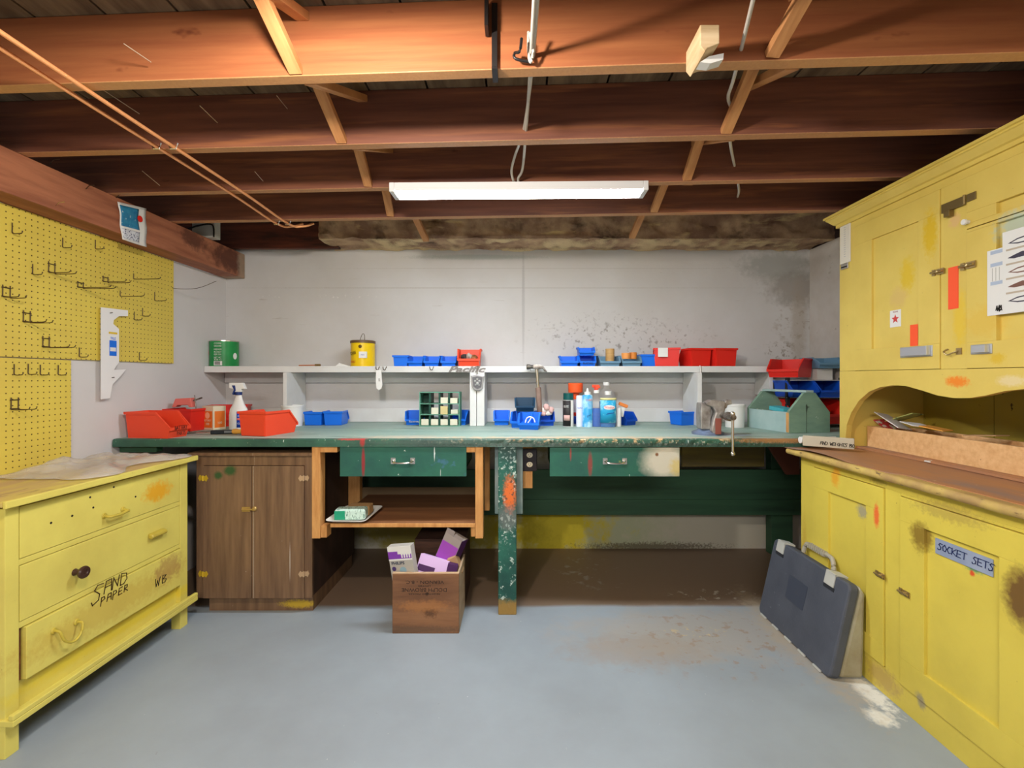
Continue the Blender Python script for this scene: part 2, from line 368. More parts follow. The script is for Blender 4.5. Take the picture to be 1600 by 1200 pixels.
# ------------------------------------------------------------------ pegboards
def peg_mat():
    m = yel('pegboard_paint', c1=(222, 200, 86), c2=(214, 190, 84))
    nt = m.node_tree; N = nt.nodes; L = nt.links; b = N['Principled BSDF']
    src = b.inputs['Base Color'].links[0].from_socket
    g = N.new('ShaderNodeNewGeometry'); s = N.new('ShaderNodeSeparateXYZ'); L.new(g.outputs['Position'], s.inputs[0])
    def cell(o):
        a = N.new('ShaderNodeMath'); a.operation = 'MULTIPLY'; L.new(o, a.inputs[0]); a.inputs[1].default_value = 1 / 0.0254
        f = N.new('ShaderNodeMath'); f.operation = 'FRACT'; L.new(a.outputs[0], f.inputs[0])
        c = N.new('ShaderNodeMath'); c.operation = 'SUBTRACT'; L.new(f.outputs[0], c.inputs[0]); c.inputs[1].default_value = 0.5
        p = N.new('ShaderNodeMath'); p.operation = 'POWER'; L.new(c.outputs[0], p.inputs[0]); p.inputs[1].default_value = 2
        return p.outputs[0]
    a = N.new('ShaderNodeMath'); a.operation = 'ADD'; L.new(cell(s.outputs['Y']), a.inputs[0]); L.new(cell(s.outputs['Z']), a.inputs[1])
    q = N.new('ShaderNodeMath'); q.operation = 'LESS_THAN'; L.new(a.outputs[0], q.inputs[0]); q.inputs[1].default_value = 0.0125
    mx = N.new('ShaderNodeMix'); mx.data_type = 'RGBA'; L.new(q.outputs[0], mx.inputs['Factor']); L.new(src, mx.inputs['A'])
    mx.inputs['B'].default_value = C(80, 62, 20); L.new(mx.outputs['Result'], b.inputs['Base Color'])
    return m
peg = peg_mat()
XP = XL + 0.012
solo(bx('pegboard', peg, None, (XL + 0.002, XP, 0.9, 2.85, 1.305, 1.922)), 'large upper yellow pegboard on the left wall under the beam', 'pegboard')
solo(bx('pegboard', peg, None, (XL + 0.002, XP, 0.9, 2.197, 0.55, 1.300)), 'lower yellow pegboard on the left wall behind the yellow dresser', 'pegboard')

def hook(px, py, kind, out, label, group='small single pegboard hooks', rise=0.05, tip=0.012, board=None):
    p = PX(px, py, XP); t = thing('pegboard_hook', label, 'hook', (XP, p.y, p.z), 0, group)
    r = 0.0021
    offs = (0,) if kind == 's' else (-0.014, 0.014)
    for dy in offs:
        bm = BM()
        tube(bm, curve([(0.003, dy, rise), (0.003, dy, rise * 0.5), (0.003, dy, 0.004), (0.012, dy, 0), (out * 0.6, dy, 0.0), (out * 0.93, dy, 0.002), (out, dy, tip)], 3), r, 6)
        mk('wire_arm', bm, WIRE, t, world=False, smooth=50)
    if len(offs) > 1:
        for zc in (rise * 0.8, 0.004):
            bm = BM(); tube(bm, [(0.003, -0.018, zc), (0.003, 0.018, zc)], r, 6); mk('crossbar', bm, WIRE, t, world=False)
    return t
small = [(18, 365, 'first small hook of the upper pegboard, top left under the beam'), (97, 387, 'small hook in the upper pegboard left of the calendar'),
         (148, 389, 'small hook below and left of the calendar, close under the beam'), (50, 429, 'small bright hook left of the twin hooks on the upper pegboard'),
         (209, 500, 'small hook right of the white saw card, lower of two'), (222, 494, 'small hook right of the white saw card, nearest the board edge'),
         (123, 558, 'small hook at the bottom edge left of the white saw card'), (217, 563, 'small hook at the bottom edge right of the white saw card')]
for (a, b, l) in small: hook(a, b, 's', 0.045, l, 'small single hooks on the upper pegboard', rise=0.045)
for (a, b, l) in [(21, 586, 'leftmost of the four hooks in a row on the lower pegboard'), (43, 585, 'second from left in the row of hooks on the lower pegboard'),
                  (62, 586, 'third from left in the row of hooks on the lower pegboard'), (90, 586, 'rightmost hook in the row on the lower pegboard')]:
    hook(a, b, 's', 0.04, l, 'row of hooks on the lower pegboard', rise=0.045)
hook(241, 470, 's', 0.07, 'thin hook near the right edge of the upper pegboard', 'small single hooks on the upper pegboard')
for (a, b, ou, l) in [(9, 465, 0.07, 'twin-armed wire hook at the left picture edge on the upper pegboard'), (41, 504, 0.10, 'twin-armed wire hook below the small bright hook'),
                      (71, 543, 0.12, 'long twin-armed wire hook just above the lower pegboard'), (80, 427, 0.10, 'twin-armed hook right of the small bright hook'),
                      (22, 640, 0.08, 'twin-armed wire hook on the lower pegboard below the row')]:
    hook(a, b, 'd', ou, l, 'twin-armed pegboard hooks')
for (a, b, ou, l) in [(125, 450, 0.16, 'long dark straight hook left of centre on the upper pegboard'), (164, 441, 0.12, 'long hook directly above and left of the white saw card top'),
                      (208, 436, 0.15, 'uppermost long dark hook at right of the upper pegboard'), (187, 463, 0.13, 'long dark hook just above the white saw card')]:
    hook(a, b, 'd' if a < 170 else 's', ou, l, 'long straight pegboard hooks', rise=0.03)
bm = BM(); p = PX(269, 450, XP)
tube(bm, curve([(XP + 0.002, p.y, p.z + 0.04), (XP + 0.004, p.y, p.z), (XP + 0.14, p.y + 0.01, p.z), (XP + 0.24, p.y + 0.04, p.z + 0.05)], 5), 0.0016, 6)
solo(mk('bent_wire', bm, WIRE, None, smooth=50), 'thin dark bent wire sticking out at the pegboard right edge', 'wire')

# white saw card
t = thing('saw_card', 'white saw-shaped hanging card with blue label on the pegboard', 'card', (XP, PX(172, 600, XP).y, PX(172, 600, XP).z))
pts = [(158, 480), (200, 485), (200, 494), (186, 494), (178, 500), (177, 506), (186, 514), (186, 566), (178, 578), (197, 577), (188, 588), (176, 600), (172, 622), (158, 624)]
XC = XP + 0.018
bm = BM(); prism(bm, [(PX(a, b, XC).y, PX(a, b, XC).z) for a, b in pts], XC - 0.003, XC, 'x'); mk('card_body', bm, plain('card_white', 232, 232, 232, 0.5), t)
def quadX(name, m, parent, x0, y0, x1, y1, X, th=0.001, sgn=1):
    a = PX(x0, y0, X); b = PX(x1, y1, X)
    z0, z1 = (PX((x0 + x1) / 2, y1, X).z, PX((x0 + x1) / 2, y0, X).z)
    return bx(name, m, parent, (min(X, X + sgn * th), max(X, X + sgn * th), min(a.y, b.y), max(a.y, b.y), z0, z1))
quadX('blue_label', BLUE, t, 171, 532, 182, 556, XC + 0.0005)
quadX('label_stripe', PAPER, t, 172, 543, 181, 549, XC + 0.0017)
quadX('yellow_label', plain('label_yellow', 225, 190, 60), t, 170, 519, 183, 522, XC + 0.0005)
p = PX(176.5, 529, XC); text('TILE', 0.018, BLUE, t, frame((XC + 0.0012, p.y, p.z), (0, 1, 0), (0, 0, 1)))
for a, b in ((172, 490), (175, 591)):
    p = PX(a, b, XC); bm = BM(); tube(bm, [(XP + 0.0, p.y, p.z), (XC + 0.012, p.y, p.z + 0.005)], 0.0025, 8); mk('hanging_nail', bm, STEEL, t)

# calendar on the beam
XBm = -1.95
t = thing('pocket_calendar', 'small blue and white calendar sheet pinned on the brown beam', 'calendar', (XBm + 0.002, PX(204, 385, XBm).y, PX(204, 385, XBm).z))
bm = BM()
a0, a1 = PX(182, 315, XBm), PX(226, 326, XBm); b0, b1 = PX(188, 374, XBm), PX(227, 386, XBm)
n = 8; cols = []
for i in range(n + 1):
    s = i / n; row = []
    for j in range(7):
        q = j / 6; P0 = a0.lerp(a1, s); P1 = b0.lerp(b1, s); p = P0.lerp(P1, q)
        row.append(Vector((XBm + 0.004 + 0.006 * math.sin(q * 5 + s * 2) ** 2, p.y, p.z)))
    cols.append(row)
def sheet(u0, u1, v0, v1, off, name, m):
    bm = BM(); gg = []
    for i in range(9):
        s = u0 + (u1 - u0) * i / 8; r = []
        for j in range(9):
            q = v0 + (v1 - v0) * j / 8; p = a0.lerp(a1, s).lerp(b0.lerp(b1, s), q)
            r.append(bm.verts.new((XBm + 0.004 + off + 0.006 * math.sin(q * 5 + s * 2) ** 2, p.y, p.z)))
        gg.append(r)
    for i in range(8):
        for j in range(8): bm.faces.new((gg[i][j], gg[i + 1][j], gg[i + 1][j + 1], gg[i][j + 1]))
    o = mk(name, bm, m, t, smooth=60); sm = o.modifiers.new('s', 'SOLIDIFY'); sm.thickness = 0.0006; return o
sheet(0, 1, 0, 1, 0, 'sheet', PAPER)
sheet(0.05, 0.7, 0.07, 0.62, 0.001, 'printed_picture', mat('sea_picture', C(28, 112, 158), 0.4, col2=C(60, 140, 175), scale=30, chips=((C(225, 235, 235), 34, 0.63, 0.68, (1, 2, 1)),)))
sheet(0.05, 0.7, 0.68, 0.95, 0.001, 'printed_dates', mat('dates_print', C(215, 218, 225), 0.5, chips=((C(60, 70, 110), 130, 0.52, 0.58, (1, 1, 1)),)))
p = PX(215, 342, XBm); bm = BM(); lathe(bm, [(0.0, 0), (0.016, 0), (0.016, 0.002), (0.0001, 0.0022)], seg=20, M=frame((XBm + 0.012, p.y, p.z), (0, 1, 0), (0, 0, 1))); mk('red_disc', bm, RED, t)
# junction box behind the beam end, nails on the beam
t = thing('junction_box', 'white electrical box with black cable on top of the beam', 'electrical box', (-1.93, 2.95, ZJ + 0.0))
p = PY(305, 372, 3.0); q = PY(340, 350, 3.0)
bx('cover', plain('box_grey', 190, 190, 180), t, (p.x, q.x, 2.97, 3.03, ZJ + 0.001, q.z + 0.03), 0.003)
bm = BM(); tube(bm, curve([(p.x - 0.02, 2.96, ZJ + 0.05), (p.x + 0.05, 2.955, ZJ + 0.07), (q.x - 0.005, 2.955, ZJ + 0.075), (q.x + 0.005, 2.955, ZJ + 0.0)], 5), 0.005, 8); mk('cable', bm, BLACK, t, smooth=60)
for k, (a, b, l) in enumerate([(88, 318, 'bright bent nail low on the beam'), (85, 228, 'long nail high on the left of the beam above the pegboard'), (135, 292, 'dark bent nail in the beam left of the calendar'),
                               (182, 306, 'dark bent nail in the beam just above the calendar'), (255, 330, 'dark nail in the beam right of the calendar'), (80, 252, 'dark nail in the beam left end, below the long nail')]):
    p = PX(a, b, XBm); bm = BM(); e = Vector((0.03, -0.02, 0.012))
    tube(bm, [(XBm - 0.005, p.y, p.z - 0.012), (XBm + 0.03, p.y - 0.02, p.z - 0.003), (XBm + 0.055, p.y - 0.02, p.z)], 0.0017, 6)
    solo(mk('nail', bm, CHROME if k in (0, 1) else WIRE, None), l, 'nail', 'nails in the beam')

# ------------------------------------------------------------------ copper pipes and cables under the joists
COPPER = plain('copper', 240, 168, 112, 0.4, metal=0.35)
for xx, l in ((-1.355, 'left of the two thin copper pipes under the joists'), (-1.292, 'right of the two thin copper pipes under the joists')):
    t = thing('copper_pipe', l, 'pipe', (xx, 2.6, ZJ - 0.02), 0, 'copper pipes under the joists')
    bm = BM(); tube(bm, curve([(xx, -0.5, ZJ - 0.012), (xx, 0.6, ZJ - 0.012), (xx - 0.004, 1.4, ZJ - 0.014), (xx + 0.004, 2.2, ZJ - 0.012), (xx, 2.66, ZJ - 0.014), (xx + 0.05, 2.73, ZJ - 0.006), (xx + 0.1, 2.76, ZJ + 0.02)], 5), 0.0065, 8)
    mk('tube', bm, COPPER, t, smooth=60)
    for yc in (1.772 - AJ * -1.3 * 1, 2.584 + 0.066):
        bm = BM(); yy = yc + (0.0 if yc > 2 else 0.065)
        tube(bm, [(xx - 0.018, yy, ZJ - 0.001), (xx - 0.01, yy, ZJ - 0.022), (xx + 0.01, yy, ZJ - 0.022), (xx + 0.018, yy, ZJ - 0.001)], 0.003, 6); mk('clip', bm, CHROME, t)
CAB = plain('white_cable', 196, 190, 180, 0.5)
for k, (pts, l) in enumerate([
    ([(0.045, 0.5, 2.14), (0.04, 1.0, 2.135), (0.035, 1.4, 2.128), (0.028, 1.76, 2.135), (0.018, 2.05, 2.125), (0.0, 2.12, 2.115), (0.0, 2.14, 2.10)], 'white cable running through joists to the fixture, right strand'),
    ([(0.052, 0.5, 2.145), (0.048, 1.0, 2.14), (0.04, 1.4, 2.132), (0.02, 1.76, 2.14), (-0.012, 1.95, 2.14), (-0.03, 2.06, 2.12), (-0.02, 2.14, 2.10)], 'white cable running through joists to the fixture, left strand'),
    ([(0.50, 0.9, 2.16), (0.643, 1.40, 2.128), (0.70, 1.58, 2.155), (0.788, 1.74, 2.19), (0.80, 1.79, 2.15), (0.83, 1.85, 2.12), (0.968, 2.12, 2.165), (1.03, 2.22, 2.13), (1.08, 2.32, 2.13), (1.166, 2.52, 2.18)], 'white cable threaded through the joists at right'),
    ]):
    bm = BM(); tube(bm, curve(pts, 5), 0.0055, 8); solo(mk('electrical_cable', bm, CAB, None, smooth=60), l, 'cable')
Y1 = 1.366 - 0.02
a = PY(768, 67, 1.33); b = PY(777, 120, 1.33)
t = thing('metal_strap', 'dark metal strap bracket on the nearest joist', 'bracket', (a.x, 1.33, ZJ - 0.004))
bm = BM(); box(bm, a.x, b.x, 1.336, 1.346, ZJ - 0.003, ZJ + 0.18); mk('upright', bm, plain('dark_iron', 70, 66, 66, 0.4, metal=0.8), t, 0.001)
bm = BM(); box(bm, a.x, b.x, 1.336, 1.40, ZJ - 0.006, ZJ - 0.001); mk('foot', bm, MATS['dark_iron'], t)
bm = BM(); box(bm, a.x - 0.018, a.x - 0.008, 1.30, 1.345, ZJ + 0.09, ZJ + 0.18); mk('tongue', bm, MATS['dark_iron'], t)
bm = BM(); tube(bm, curve([PY(815, 60, 1.30), PY(812, 80, 1.30), PY(804, 83, 1.32), PY(806, 92, 1.32), PY(830, 97, 1.33)], 4), 0.004, 8)
solo(mk('iron_hook', bm, MATS['dark_iron'], None, smooth=50), 'dark iron hook on the nearest joist beside the strap', 'hook')
bm = BM(); tube(bm, curve([PY(828, 50, 1.28), PY(833, 80, 1.31), PY(829, 97, 1.32), PY(826, 80, 1.325), PY(826, 50, 1.33)], 4), 0.0045, 8)
solo(mk('cable_loop', bm, CAB, None, smooth=50), 'white cable loop hanging on the nearest joist', 'cable')
t = thing('wood_block', 'pale torn wooden block fixed to the nearest joist at right', 'wood block', PY(1105, 98, 1.27))
bm = BM(); q = [(PY(1083, 60, 1.27)), PY(1083, 92, 1.27), PY(1090, 101, 1.27), PY(1094, 95, 1.27), PY(1112, 88, 1.27), PY(1112, 60, 1.27)]
prism(bm, [(v.x, v.z) for v in q], 1.22, 1.325, 'y'); mk('block', bm, mat('pale_wood', C(226, 200, 160), 0.7, col2=C(200, 168, 124), scale=6, stretch=(1, 1, 6)), t, 0.002)
bm = BM(); q = [PY(1094, 97, 1.25), PY(1108, 88, 1.25), PY(1131, 83, 1.25), PY(1130, 93, 1.25), PY(1110, 99, 1.25)]
prism(bm, [(v.x, v.z) for v in q], 1.25, 1.28, 'y'); mk('torn_paper', bm, PAPER, t)
bm = BM(); tube(bm, curve([PY(1201, 268, 2.2), PY(1207, 270, 2.2), PY(1210, 263, 2.2), PY(1204, 259, 2.2)], 4), 0.0025, 6)
for v in bm.verts: v.co.y += 0.06 - 0.08
solo(mk('cup_hook', bm, CHROME, None), 'small bright cup hook screwed into the third joist at right', 'hook')

# ------------------------------------------------------------------ fluorescent fixture
t = thing('ceiling_fixture', 'long white fluorescent wraparound light under the joists', 'ceiling light', (0, 2.168, 2.055), R(-1.0))
bm = BM()
prism(bm, [(-0.053, 0.004), (-0.053, 0.041), (0.053, 0.041), (0.053, 0.004), (0.050, 0.004), (0.050, 0.010), (-0.050, 0.010), (-0.050, 0.004)], -0.5565, 0.5565, 'x'); mk('housing', bm, plain('fixture_white', 222, 222, 222, 0.4), t, 0.003, world=False)
bm = BM(); prism(bm, [(-0.0495, 0.0095), (-0.0495, 0.003), (-0.044, 0.000), (0.044, 0.000), (0.0495, 0.003), (0.0495, 0.0095)], -0.555, 0.555, 'x'); mk('diffuser', bm, mat('fixture_glow', (0.84, 0.92, 1.0, 1), 0.5, emit=FIX_STRENGTH), t, world=False)
for s in (-1, 1):
    bm = BM(); prism(bm, [(-0.053, 0.0), (-0.053, 0.042), (0.053, 0.042), (0.053, 0.0)], s * 0.557, s * 0.58, 'x'); mk('end_cap', bm, MATS['fixture_white'], t, 0.003, world=False)
bm = BM(); bpt = (0.03, 2.02, 0)
# ------------------------------------------------------------------ workbench
ZT, YFB = 0.905, 2.427
bench = thing('workbench', 'long green painted wooden workbench with peeling paint along back wall', 'workbench', (0, 2.43, 0))
CHIPW = (C(206, 168, 120), 24, 0.60, 0.66, (0.6, 1, 1))
top_m = mat('bench_top_lit_paint', C(140, 168, 156), 0.5, col2=C(164, 180, 168), scale=2.4, stretch=(0.4, 2, 1), bump=0.2, bscale=25, world=True, spec=0.4,  # top paler than the front edge: light from above put into its colour
    chips=((C(224, 228, 220), 60, 0.68, 0.72, (0.5, 1, 1)), (C(112, 140, 126), 5, 0.58, 0.72, (0.5, 2, 1))),
    stains=[((0.3, 2.45, ZT), (0.95, 0.09, 1), C(206, 176, 140), 0.85, 1.3), ((-0.6, 2.5, ZT), (0.25, 0.09, 1), C(196, 176, 150), 0.6, 1.2),
            ((1.12, 2.62, ZT), (0.16, 0.08, 1), C(146, 158, 184), 0.8, 0.9), ((-1.7, 2.62, ZT), (0.3, 0.08, 1), C(150, 140, 132), 0.6, 1.0), ((1.6, 2.5, ZT), (0.2, 0.08, 1), C(90, 140, 116), 0.6, 0.5)])
ys = [YFB + 0.03, 2.62, 2.86, 3.10, YB - 0.004]
for i in range(4):
    bm = BM(); box(bm, XL + 0.006, XR - 0.006, ys[i] + 0.0015, ys[i + 1] - 0.0015, ZT - 0.038, ZT - 0.0008 * (i % 2)); mk('top_plank', bm, top_m, bench, 0.002)
edge_m = mat('bench_edge_paint', C(62, 108, 86), 0.5, col2=C(44, 76, 66), scale=4, bump=0.4, bscale=40, world=True,
    chips=((C(196, 206, 194), 40, 0.66, 0.70, (1.5, 1, 0.6)),),
    stains=[((0.35, YFB, ZT), (1.05, 1, 0.022), C(214, 174, 124), 0.9, 0.5, 26), ((0.4, YFB, 0.892), (1.0, 1, 0.02), C(206, 196, 170), 0.8, 0.5, 60), ((-0.25, YFB, 0.885), (0.6, 1, 0.03), C(70, 84, 78), 0.6, 0.9),
            ((1.35, YFB, ZT - 0.005), (0.25, 1, 0.018), C(170, 120, 70), 0.8, 1.2), ((-0.80, YFB, ZT - 0.012), (0.014, 1, 0.03), C(170, 50, 50), 0.85, 0.5), ((-0.86, YFB, ZT), (0.08, 1, 0.008), C(190, 60, 56), 0.7, 0.8),
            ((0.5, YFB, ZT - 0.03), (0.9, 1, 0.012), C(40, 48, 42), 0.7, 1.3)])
bm = BM(); n = 260
rows = []
for i in range(n + 1):
    X = XL + 0.006 + (1.47 - XL) * i / n
    if X > 1.395: X = 1.395 + (X - 1.395) * 8.5
    r = []
    rough = 1.0 if -0.3 < X < 1.25 else 0.25
    for (dy, z) in ((0.0, ZT - 0.040), (0.0, ZT - 0.022), (0.002, ZT - 0.006), (0.008, ZT - 0.0005), (0.031, ZT)):
        nn = noise.noise(Vector((X * 26, z * 60, 2))) * 0.006 * rough + noise.noise(Vector((X * 9, z * 20, 7))) * 0.006 * rough
        edge = 0 if dy > 0.02 or z < ZT - 0.03 else nn
        r.append(bm.verts.new((X, YFB + dy + abs(edge) * 1.3, z + (edge * 0.5 if z > ZT - 0.01 and dy < .02 else 0))))
    r.append(bm.verts.new((X, YFB + 0.031, ZT - 0.040))); rows.append(r)
for a, b in zip(rows, rows[1:]):
    for j in range(6): bm.faces.new((a[j], b[j], b[(j + 1) % 6], a[(j + 1) % 6]))
bm.faces.new(rows[0][::-1]); bm.faces.new(rows[-1])
for v in bm.verts: v.co.x = min(v.co.x, XR - 0.006)
mk('front_board', bm, edge_m, bench, label='dark green front edge with chewed bare wood')
dk = mat('dark_green_board', C(56, 94, 68), 0.6, col2=C(44, 74, 56), scale=3, stretch=(0.4, 1, 4), bump=0.2, bscale=12, world=True)
leg_m = mat('bench_leg_paint', C(44, 104, 88), 0.5, col2=C(34, 78, 70), scale=8, bump=0.5, bscale=45, world=True,
    chips=((C(188, 206, 196), 45, 0.58, 0.64, (1, 1, 1)),),
    stains=[((-0.045, YFB, 0.62), (0.035, 2, 0.10), C(232, 112, 44), 0.9, 0.8), ((-0.045, YFB, 0.62), (0.05, 2, 0.12), C(70, 66, 60), 0.8, 0.6, 70), ((-0.055, YFB, 0.50), (0.07, 2, 0.07), C(120, 120, 118), 0.6, 0.5),
            ((-0.055, YFB, 0.03), (0.2, 2, 0.05), C(160, 124, 60), 0.9, 0.7), ((-0.05, YFB, 0.84), (0.09, 2, 0.06), C(44, 56, 56), 0.6, 0.8), ((-0.05, YFB, 0.80), (0.07, 2, 0.10), C(176, 196, 190), 0.8, 0.5, 60), ((-0.05, YFB, 0.42), (0.07, 2, 0.08), C(176, 196, 190), 0.7, 0.5, 50)])
a = PY(778.5, 962, YFB + 0.01); b = PY(807, 962, YFB + 0.01)
bx('leg', leg_m, bench, (a.x, b.x, YFB + 0.006, YFB + 0.095, 0, ZT - 0.04), 0.004, label='front leg with chipped paint and orange patch')
a = PY(773, 803, 2.53); b = PY(817, 700, 2.53)
bx('leg_plate', mat('plate_paint', C(108, 138, 136), 0.5, col2=C(160, 172, 170), scale=5), bench, (a.x, b.x, 2.524, 2.56, a.z, ZT - 0.04), 0.006)
for xa, xb in ((PY(1200, 0, 3.3).x, PY(1233, 0, 3.3).x), (-2.0, -1.9), (PY(700, 0, 3.3).x, PY(726, 0, 3.3).x)):
    bx('leg', dk, bench, (xa, xb, 3.255, 3.33, 0, ZT - 0.04), 0.003)
a = PY(540, 803, 3.25); b = PY(1238, 733, 3.25)
bx('back_board', dk, bench, (-1.06, b.x + 0.16, 3.23, 3.252, a.z, b.z), 0.002)
bx('back_board', dk, bench, (-1.06, b.x + 0.16, 3.222, 3.229, a.z + 0.0, a.z + 0.105), 0.002)
bx('apron', mat('apron_wood', C(120, 104, 48), 0.7, col2=C(92, 80, 50), scale=4, stretch=(0.4, 1, 3)), bench, (PY(1064, 0, 3.1).x, PY(1192, 0, 3.1).x, 3.08, 3.1, 0.64, ZT - 0.04), 0.002)
bm = BM(); a = PY(1192, 733, 2.95); prism(bm, [(1.50, 0.865), (1.74, 0.865), (1.74, 0.62), (1.66, 0.62)], 2.93, 2.95, 'y'); mk('diagonal_brace', bm, mat('brace_red', C(104, 58, 44), 0.6), bench)
bx('side_cleat', dk, bench, (XL + 0.006, XL + 0.20, YFB + 0.04, YFB + 0.09, ZT - 0.075, ZT - 0.04), 0.006)

def drip(col, x0, x1, z0, z1): return ((( x0 + x1) / 2, YFB, (z0 + z1) / 2), ((x1 - x0) / 2, 1, (z1 - z0) / 2), col, 0.9, 0.25)
def pull(parent, x, y, z, wd=0.10, m=CHROME, name='handle'):
    h = BM(); tube(h, curve([(x - wd / 2, y, z + 0.004), (x - wd / 2, y - 0.012, z + 0.002), (x - wd * 0.36, y - 0.026, z - 0.004), (x, y - 0.030, z - 0.006), (x + wd * 0.36, y - 0.026, z - 0.004), (x + wd / 2, y - 0.012, z + 0.002), (x + wd / 2, y, z + 0.004)], 4), 0.0052, 8)
    for s in (-1, 1): box(h, x + s * wd / 2 - 0.012, x + s * wd / 2 + 0.012, y - 0.004, y, z - 0.014, z + 0.018)
    return mk(name, h, m, parent, smooth=40)
def bench_drawer(x0, x1, y0, y1, label, stains, holder=True):
    a = PY(x0, y1, YFB + 0.015); b = PY(x1, y0, YFB + 0.015)
    m = mat('drawer_paint_%d' % x0, C(46, 104, 84), 0.45, col2=C(40, 86, 78), scale=5, bump=0.3, bscale=30, world=True, stains=stains,
            chips=((C(190, 208, 198), 38, 0.69, 0.73, (1, 1, 0.7)),))
    t = bpy.data.objects.new('bench_drawer', None); COL.objects.link(t); t.parent = bench; t.location = Vector(((a.x + b.x) / 2, YFB + 0.012, a.z)) - bench.location; t['label'] = label
    bx('drawer_front', m, t, (a.x, b.x, YFB + 0.006, YFB + 0.026, a.z, b.z), 0.002)
    bm = BM(); box(bm, a.x + 0.02, a.x + 0.032, YFB + 0.026, YFB + 0.5, a.z + 0.01, b.z - 0.01); box(bm, b.x - 0.032, b.x - 0.02, YFB + 0.026, YFB + 0.5, a.z + 0.01, b.z - 0.01)
    box(bm, a.x + 0.02, b.x - 0.02, YFB + 0.026, YFB + 0.5, a.z + 0.01, a.z + 0.018); mk('drawer_box', bm, dk, t)
    pull(t, (a.x + b.x) / 2, YFB + 0.006, (a.z + b.z) / 2 + 0.003)
    return t
X_ = lambda px: PY(px, 0, YFB + 0.01).x
bench_drawer(532, 729, 698, 744, 'left green bench drawer with a red paint drip', [drip(C(150, 44, 50), X_(565), X_(571), 0.70, 0.87), drip(C(214, 224, 222), X_(678), X_(680), 0.79, 0.87), ((X_(705), YFB, 0.77), (0.11, 1, 0.08), C(70, 112, 140), 0.7, 0.8, 16), drip(C(200, 205, 200), X_(688), X_(689), 0.71, 0.75)])
bench_drawer(859, 1061, 699, 744, 'right green bench drawer with a cream painted right end', [((X_(1040), YFB, 0.79), (0.13, 1, 0.10), C(206, 200, 182), 0.97, 0.2), drip(C(150, 70, 60), X_(890), X_(893), 0.79, 0.87), drip(C(140, 66, 60), X_(918), X_(926), 0.71, 0.84),
             ((X_(1057), YFB, 0.76), (0.04, 1, 0.05), C(206, 182, 96), 0.7, 0.6), ((X_(965), YFB, 0.80), (0.05, 1, 0.03), C(150, 160, 70), 0.5, 0.8, 30), ((X_(1026), YFB, 0.825), (0.01, 1, 0.01), C(120, 70, 30), 0.95, 0.2)])

# raw pine shelf frame hung under the bench
sh = thing('hanging_shelf', 'raw pine shelf frame hanging under the bench left of centre', 'shelf', (-0.62, 2.46, 0.39))
a = PY(489, 838, 2.45); b = PY(514, 697, 2.45)
bx('post', RAW, sh, (a.x, a.x + 0.043, 2.436, 2.50, 0.392, 0.865), 0.002)
bx('rail', RAW, sh, (a.x + 0.044, a.x + 0.075, 2.44, 2.50, 0.395, 0.455), 0.002)
bx('rail', RAW, sh, (a.x, a.x + 0.13, 2.437, 2.475, 0.835, 0.866), 0.002)
a = PY(743, 840, 2.45); b = PY(755, 696, 2.45)
bx('post', RAW, sh, (a.x, b.x, 2.436, 2.50, 0.392, 0.865), 0.002)
bx('rail', RAW, sh, (PY(729, 0, 2.45).x, a.x - 0.001, 2.437, 2.475, 0.835, 0.866), 0.002)
bx('rail', RAW, sh, (PY(736, 0, 2.45).x, a.x - 0.001, 2.44, 2.50, 0.40, 0.455), 0.002)
bx('post', RAW, sh, (-0.215, -0.182, 2.99, 3.04, 0.38, 0.865), 0.002)
bx('post', RAW, sh, (PY(545, 0, 3.0).x, PY(563, 0, 3.0).x, 2.99, 3.04, 0.38, 0.865), 0.002)
bx('back_rail', mat('rail_dark', C(112, 92, 66), 0.7), sh, (-1.07, -0.186, 3.042, 3.056, 0.44, 0.515), 0.002)
bx('shelf_board', mat('plywood_shelf', C(150, 102, 66), 0.6, col2=C(122, 80, 52), scale=3, stretch=(0.4, 3, 1), world=True), sh, (-0.965, -0.223, 2.435, 3.04, 0.457, 0.470), 0.001)
bx('board_edge', RAW, sh, (-0.965, -0.223, 2.427, 2.4345, 0.452, 0.472), 0.002)
# foam tray on that shelf with packet and tan sponge
t = thing('foam_tray', 'white foam tray on the raw pine shelf', 'tray', (-0.86, 2.56, 0.47))
bm = BM(); ring = []
def rr(w_, d_, z, r=0.02, n=4):
    out = []
    for cx_, cy_, a0_ in ((w_ - r, d_ - r, 0), (-w_ + r, d_ - r, 90), (-w_ + r, -d_ + r, 180), (w_ - r, -d_ + r, 270)):
        for k in range(n + 1):
            an = R(a0_ + 90 * k / n); out.append(Vector((cx_ + r * math.cos(an), cy_ + r * math.sin(an), z)))
    return out
TM = Matrix.Translation((-0.877, 2.55, 0.473)) @ Matrix.Rotation(R(-2), 4, 'Z') @ Matrix.Diagonal((0.72, 0.86, 1, 1))
prev = None; loops = []
for (w_, d_, z) in ((0.115, 0.125, 0.002), (0.115, 0.125, 0.0), (0.14, 0.165, 0.020), (0.147, 0.172, 0.020), (0.147, 0.172, 0.018), (0.12, 0.13, 0.005)):
    loops.append([bm.verts.new(TM @ p) for p in rr(w_, d_, z, 0.035)])
loops = [loops[1], loops[4], loops[3], loops[2], loops[0]]
for a, b in zip(loops, loops[1:]):
    for k in range(len(a)): bm.faces.new((a[k], a[(k + 1) % len(a)], b[(k + 1) % len(a)], b[k]))
bm.faces.new(loops[0]); bm.faces.new(loops[-1]); mk('tray_shell', bm, plain('foam_white', 228, 226, 220, 0.6), t, smooth=50)
t = thing('wipes_packet', 'green and white paper packet lying in the foam tray', 'packet', (-0.87, 2.55, 0.476))
